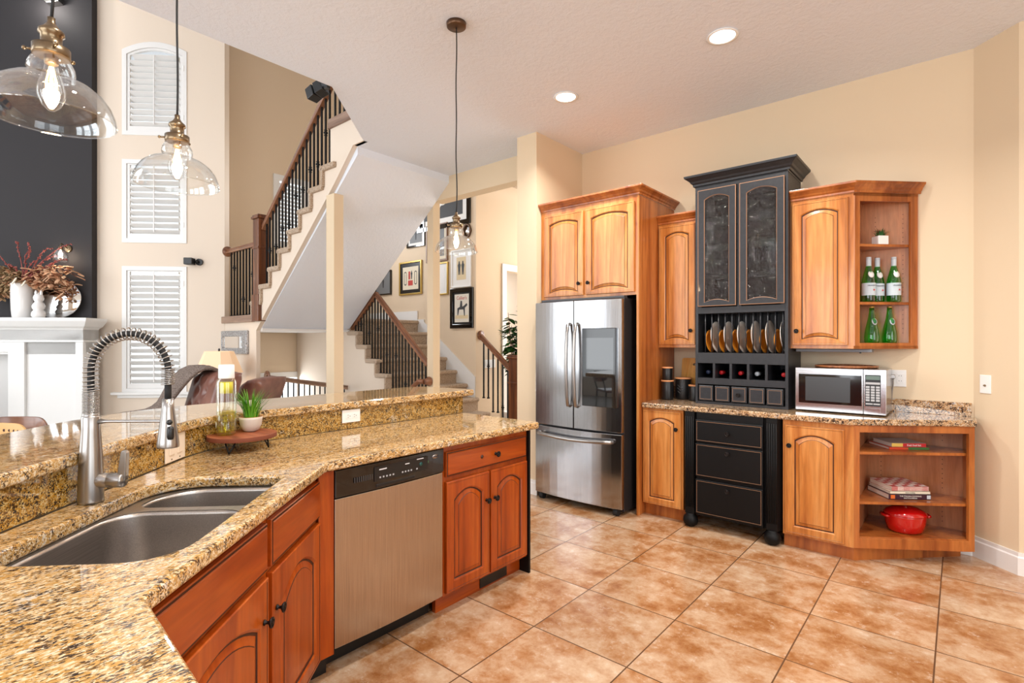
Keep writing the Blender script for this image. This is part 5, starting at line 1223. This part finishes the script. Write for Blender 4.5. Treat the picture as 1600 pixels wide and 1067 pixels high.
for k in range(42):      # leafy drooping sprays
    side = rn.choice((-1, -1, 1)); ln = rn.uniform(.25, .75) if side > 0 else rn.uniform(.25, .5)
    dr__ = .50 if side < 0 else rn.choice((.05, .15, .40)); ay = rn.uniform(-.35, .25); up = rn.uniform(.05, .28); P = []
    for i in range(6):
        t_ = i/5; P.append((side*ln*t_*.70+side*0, side*ln*t_*.70*.98+ay*t_*.3, -.02+up*math.sin(PI*min(1, t_*1.0)*.75)*1.1-dr__*ln*t_*t_))
    st.tube(P, .003, 4)
    for j in range(20):
        t_ = rn.uniform(.1, 1)*5; i0 = min(4, int(t_)); f = t_-i0; c = [P[i0][m]+(P[i0+1][m]-P[i0][m])*f+rn.uniform(-.035, .035) for m in range(3)]
        leafq(l1 if side > 0 or rn.random() < .3 else l2, c, rn.uniform(.07, .12), rn.uniform(.02, .034), rn)
for k in range(11):      # upright red twigs
    q = rn.uniform(-.45, .62); top = rn.uniform(.28, .62); P = []
    for i in range(7):
        t_ = i/6; P.append((q*t_*.71, q*t_*.71+rn.uniform(-.02, .02), top*math.sin(t_*PI/2)+rn.uniform(-.012, .012)))
    rb_.tube(P, .005, 5, 0, [.006, .006, .005, .005, .004, .004, .003])
    for j in range(26):
        t_ = rn.uniform(.35, 1)*6; i0 = min(5, int(t_)); f = t_-i0; c = [P[i0][m]+(P[i0+1][m]-P[i0][m])*f+rn.uniform(-.01, .01) for m in range(3)]
        rb_.sphere(c, rn.uniform(.006, .011), 5, 0, n=4)
st.build('stems', M['bark'], FL); l1.build('orange_leaves', M['dried'], FL); l2.build('olive_leaves', M['dried2'], FL); rb_.build('red_twigs', M['twig'], FL)
for (dx, dz, r_) in ((.03, .06, .05), (.14, .03, .045)):
    m_ = MB(); m_.T = Matrix.Translation((.70*dx+.11, .70*dx-.11, dz)) @ Matrix.Rotation(1.1, 4, 'X')
    for k in range(5): 
        a_ = 2*PI*k/5; m_.sphere((math.cos(a_)*r_*.5, math.sin(a_)*r_*.5, 0), r_*.55, 8, 0, 1, 1, .35, n=6)
    m_.build('bloom', M['petal'], FL)
FG = thing('figurine', 'white stacked animal figurine on the mantel', 'figurine', GW(-5.37, .38, 1.706))
MB().lathe([(.0001, 0), (.060, 0), (.075, .03), (.070, .07), (.050, .095), (.064, .12), (.068, .15), (.050, .185), (.036, .20), (.05, .225), (.055, .255), (.045, .285), (.02, .30), (.0001, .302)], 20).build('body', M['ceramic'], FG, bevel=0)
for s_ in (-1, 1): MB().lathe([(.0001, .27), (.014, .285), (.016, .32), (.006, .345), (.0001, .347)], 10, 0, (s_*.022, s_*.022, 0)).build('ear', M['ceramic'], FG)
RM = thing('round_mirror', 'round frameless mirror leaning on the charcoal wall', 'mirror', GW(-5.30, .20, 1.706), PI/4); RM.rotation_euler = (-math.radians(8), 0, PI/4)
b = MB(); b.T = Matrix.Translation((0, 0, .25)) @ Matrix.Rotation(PI/2, 4, 'X'); b.lathe([(.0001, .008), (.28, .008), (.285, .002), (.285, -.004), (.0001, -.004)], 48, sy=.875); b.build('glass', M['mirror'], RM)
SCn = thing('wall_sconce', 'lit brass sconce with a glass bell shade on the charcoal wall', 'wall lamp', GW(-5.22, .10, 2.62), PI/4)
b = MB(); b.T = Matrix.Rotation(PI/2, 4, 'X'); b.lathe([(.0001, .02), (.04, .02), (.05, .012), (.05, 0)], 20); b.build('wall_plate', M['brass'], SCn)
MB().tube([(0, -.01, 0), (0, -.06, .03), (0, -.12, .05), (0, -.13, .02), (0, -.13, -.0)], .007, 8).build('arm', M['brass'], SCn)
MB().lathe([(.0001, .01), (.02, .01), (.026, -.01), (.020, -.03), (.0001, -.03)], 16, 0, (0, -.13, 0)).build('socket', M['brass'], SCn)
MB().lathe([(.022, -.02), (.06, -.05), (.08, -.11), (.086, -.18), (.084, -.18), (.078, -.11), (.058, -.052), (.020, -.022)], 28, 0, (0, -.13, 0), False, False).build('glass_shade', M['glass'], SCn)
MB().sphere((0, -.13, -.09), .024, 14, sz=1.5).build('bulb', M['bulbglow'], SCn)
pz = GW(-5.22, .23, 2.51); bulb_light('sconce_glow', pz, 9, .03, (1, .8, .6))
SC2 = thing('uplight', 'silver metal wall light high on the charcoal wall', 'wall lamp', GW(-5.40, .10, 5.80), PI/4)
MB().prism_xz([(-.14, .12), (.11, .12), (.13, .0), (-.02, -.03)], -.10, 0).build('metal_cover', M['nickel'], SC2, bevel=.004)
pz = GW(-5.40, .30, 5.75); bulb_light('uplight_glow', pz, 14, .05, (1, .95, .88))
LP = thing('potted_plant', 'long leafed dark green plant beside the mantel at the picture edge', 'plant', GW(-6.35, .85, 0))
MB().lathe([(.0001, 0), (.13, 0), (.17, .28), (.15, .28), (.14, .24), (.0001, .24)], 24).build('pot', M['ceramic'], LP)
mb = MB()
for (a_, L, top) in ((.75, .62, 1.0), (.70, .50, .78), (2.2, .5, .9), (3.5, .5, 1.0), (4.6, .45, .8), (5.5, .4, 1.1)):
    P = []; dx, dy = math.cos(a_), math.sin(a_)
    for i in range(7):
        t_ = i/6; px, py, pz_ = dx*L*t_, dy*L*t_, .24+(top-.24)*math.sin(min(1, t_*1.15)*PI/2)-.02*t_; ww = .045*math.sin(PI*(.08+.9*t_))
        P += [(px-dy*ww, py+dx*ww, pz_-.01), (px, py, pz_), (px+dy*ww, py-dx*ww, pz_-.01)]
    mb.add(P, [f for m_ in range(6) for f in ((3*m_, 3*m_+1, 3*m_+4, 3*m_+3), (3*m_+1, 3*m_+2, 3*m_+5, 3*m_+4))], 0, True)
mb.build('leaves', M['leaf'], LP)
# leather armchairs
def armchair(label, loc, rz, hgt=1.12, throw=False):
    t = thing('armchair', label, 'armchair', loc, rz)
    RB(-.36, .36, -.42, .25, .12, .34).build('seat_base', M['leather'], t, bevel=.03, bseg=3)
    RB(-.27, .27, -.44, .18, .34, .48).build('seat_cushion', M['leather'], t, bevel=.05, bseg=4)
    b = MB(); N = 16; K = 12; grid = []
    tuf = [(-.16, .78), (0, .78), (.16, .78), (-.08, .92), (.08, .92), (-.08, .64), (.08, .64), (-.16, 1.04), (0, 1.04), (.16, 1.04)]
    f_, r_ = [], []
    for j in range(K*2+1):
        z = .42+(hgt-.42)*j/(K*2); lean = .20*(z-.42)/(hgt-.42)
        row = []; rowb = []
        for i in range(N*2+1):
            xx = -.34+.68*i/(N*2); edge = max(0, abs(xx)-.26)/.08; tz = max(0, (z-(hgt-.08))/.08)
            dp = .09*(1-edge**2)*(1-tz**2)
            pit = sum(math.exp(-((xx-a0)**2+(z-b0*hgt/1.12)**2)/.0008) for a0, b0 in tuf)*.035
            row.append((xx, .17+lean-max(dp, 0)+pit, z-.02*abs(xx)**2*8)); rowb.append((xx, .26+lean+.05*(1-edge**2)*(1-tz**2), z-.02*abs(xx)**2*8))
        f_.append(row); r_.append(rowb)
    def sheetm(rows):
        w_ = len(rows[0]); b.add([p for r in rows for p in r], [(j*w_+i, j*w_+i+1, (j+1)*w_+i+1, (j+1)*w_+i) for j in range(len(rows)-1) for i in range(w_-1)], 0, True)
    sheetm(f_); sheetm([r[::-1] for r in r_])
    sheetm([[f_[-1][i] for i in range(N*2+1)], [r_[-1][i] for i in range(N*2+1)]])
    sheetm([[r[0] for r in f_], [r[0] for r in r_]]); sheetm([[r[-1] for r in f_], [r[-1] for r in r_]]); sheetm([f_[0], r_[0]])
    bo_ = b.build('backrest', M['leather'], t)
    bt_ = MB()
    for a0, b0 in tuf:
        z = b0*hgt/1.12; bt_.sphere((a0, .17+.2*(z-.42)/(hgt-.42)-.09+.03, z), .010, 8, n=6)
    bt_.build('tufting_buttons', M['leather'], bo_)
    for s_ in (-1, 1):
        a_ = MB(); a_.tube([(s_*.36, .22, .66), (s_*.37, 0, .64), (s_*.38, -.30, .63), (s_*.38, -.42, .60)], .06, 12); a_.box(s_*.36-.045, s_*.36+.045, -.38, .22, .14, .62); a_.build('arm', M['leather'], t, bevel=.01)
        for yy in (-.36, .2): MB().lathe([(.0001, 0), (.018, 0), (.028, .12), (.0001, .12)], 12, 0, (s_*.31, yy, 0)).build('leg', M['walnut'], t)
    return t
AC1 = armchair('tufted brown leather armchair with a fur throw on its left side', (-5.61, 1.73, 0), math.radians(3))
armchair('brown leather armchair half hidden behind the grass pot', (-6.14, 2.44, 0), math.radians(-52), 1.02)
TH = thing('throw_blanket', 'grey fur throw draped over the arm and back of the leather armchair', 'blanket', (-5.61, 1.73, 0), math.radians(3))
path = [(-.20, .46, .62, .15), (-.18, .46, .90, .20), (-.17, .43, 1.10, .21), (-.17, .33, 1.175, .21), (-.19, .19, 1.145, .21), (-.24, .09, .99, .18), (-.29, .04, .86, .15), (-.33, -.04, .76, .12), (-.38, -.14, .735, .10), (-.41, -.28, .725, .095), (-.42, -.42, .71, .09), (-.43, -.51, .64, .08)]
tb = MB(); g_ = []
for i, p in enumerate(path):
    g_.append([(p[0]+p[3]*(k/10*2-1), p[1]+.012*math.sin(k*1.7+i), p[2]-.03*(k/10*2-1)**2*(1 if i > 6 else .3)+.008*math.sin(k*2.1+i*1.3)) for k in range(11)])
tb.add([p for r in g_ for p in r], [(j*11+i, j*11+i+1, (j+1)*11+i+1, (j+1)*11+i) for j in range(len(g_)-1) for i in range(10)], 0, True)
tb.build('fur_throw', M['fur'], TH, solid=.04, subsurf=1)
# side table and lamp
STb = thing('side_table', 'round dark side table beside the leather armchair', 'table', (-6.86, 2.59, 0))
MB().lathe([(.0001, .60), (.24, .60), (.25, .61), (.25, .625), (.0001, .625)], 32).build('table_top', M['walnut'], STb); MB().lathe([(.0001, 0), (.15, 0), (.15, .02), (.03, .05), (.025, .60), (.0001, .60)], 20).build('pedestal', M['walnut'], STb)
TL = thing('table_lamp', 'table lamp with a tan panelled fabric shade, lit', 'lamp', (-6.86, 2.59, .626), math.radians(40))
MB().lathe([(.0001, 0), (.08, 0), (.08, .02), (.03, .04), (.06, .10), (.085, .17), (.075, .24), (.03, .30), (.012, .34), (.012, .44), (.0001, .44)], 24).build('base', M['blackgloss'], TL)
b = MB(); 
def hexr(wx, wy, z): return [(wx, wy*.45, z), (wx*.55, wy, z), (-wx*.55, wy, z), (-wx, wy*.45, z), (-wx, -wy*.45, z), (-wx*.55, -wy, z), (wx*.55, -wy, z), (wx, -wy*.45, z)]
b.rings([hexr(.245, .20, .405), hexr(.150, .12, .665)], 0, False, False, False); b.build('shade', M['shade'], TL, solid=.003)
MB().lathe([(.0001, .665), (.012, .665), (.012, .69), (.004, .70), (.0001, .705)], 12).tube([(-.14, 0, .66), (.14, 0, .66)], .003, 6).build('finial', M['blackplastic'], TL)
MB().sphere((0, 0, .52), .035, 14).build('bulb', M['bulbglow'], TL)
bulb_light('lamp_glow', (-6.86, 2.59, 1.15), 6, .04, (1, .78, .55))
# stools by the bar at the left edge
def stool(name, label, loc, rz, top, mat, cane=False):
    t = thing(name, label, 'chair', loc, rz)
    b = MB(); n = 16; zb = top-.16 if not cane else top-.20
    def curve(i, off): xx = -.235+.47*i/n; return (xx, .0-.10*(1-(xx/.235)**2)*-1+off)
    F_, B_ = [], []
    outl = []
    for i in range(n+1):
        xx = -.235+.47*i/n; y = .09*(1-(xx/.235)**2); q = abs(xx)/.235; zt_ = top-(.05*max(0, (q-.45)/.55)**2); zb_ = zb+.04*max(0, (q-.5)/.5)**2
        outl.append(((xx, y, zb_), (xx, y, zt_), (xx, y+.014, zt_), (xx, y+.014, zb_)))
    b.rings([list(o) for o in outl], 0, True, True, True); bo = b.build('backrest', mat, t, bevel=.004)
    RB(-.21, .21, -.40, .02, .64, .68).build('seat', mat, t, bevel=.02, bseg=3)
    for sx_ in (-1, 1):
        for yy in (-.36, -.0): MB().tube([(sx_*.19, yy, .645), (sx_*.22, yy+(.03 if yy > -.1 else -.03), 0)], .013, 8).build('leg', M['iron'], t)
        MB().tube([(sx_*.17, -.0, .66), (sx_*.19, .055, zb+.05)], .010, 8).build('back_support', M['iron'], t)
    if cane:
        hm = MB()
        for i in range(-6, 7):
            for zz in (top-.035, top-.06, top-.085):
                xx = i*.032; q = abs(xx)/.235; y = .09*(1-q*q)
                if zz < top-.01-(.05*max(0, (q-.45)/.55)**2)-.005: hm.cyl((xx, y-.0008, zz), (xx, y+.0005, zz), .007, 10)
        hm.build('cane_holes', M['glaze'], bo)
    return t
stool('bar_stool', 'walnut bentwood stool back behind the bar at the left edge', (-4.18, .44, 0), math.radians(38), .965, M['walnut_x'])
stool('bar_stool', 'light cane backed stool in front of the walnut one at the left edge', (-3.50, .27, 0), math.radians(38), 1.015, plain('pale_cane', (222, 176, 116), .6), True)
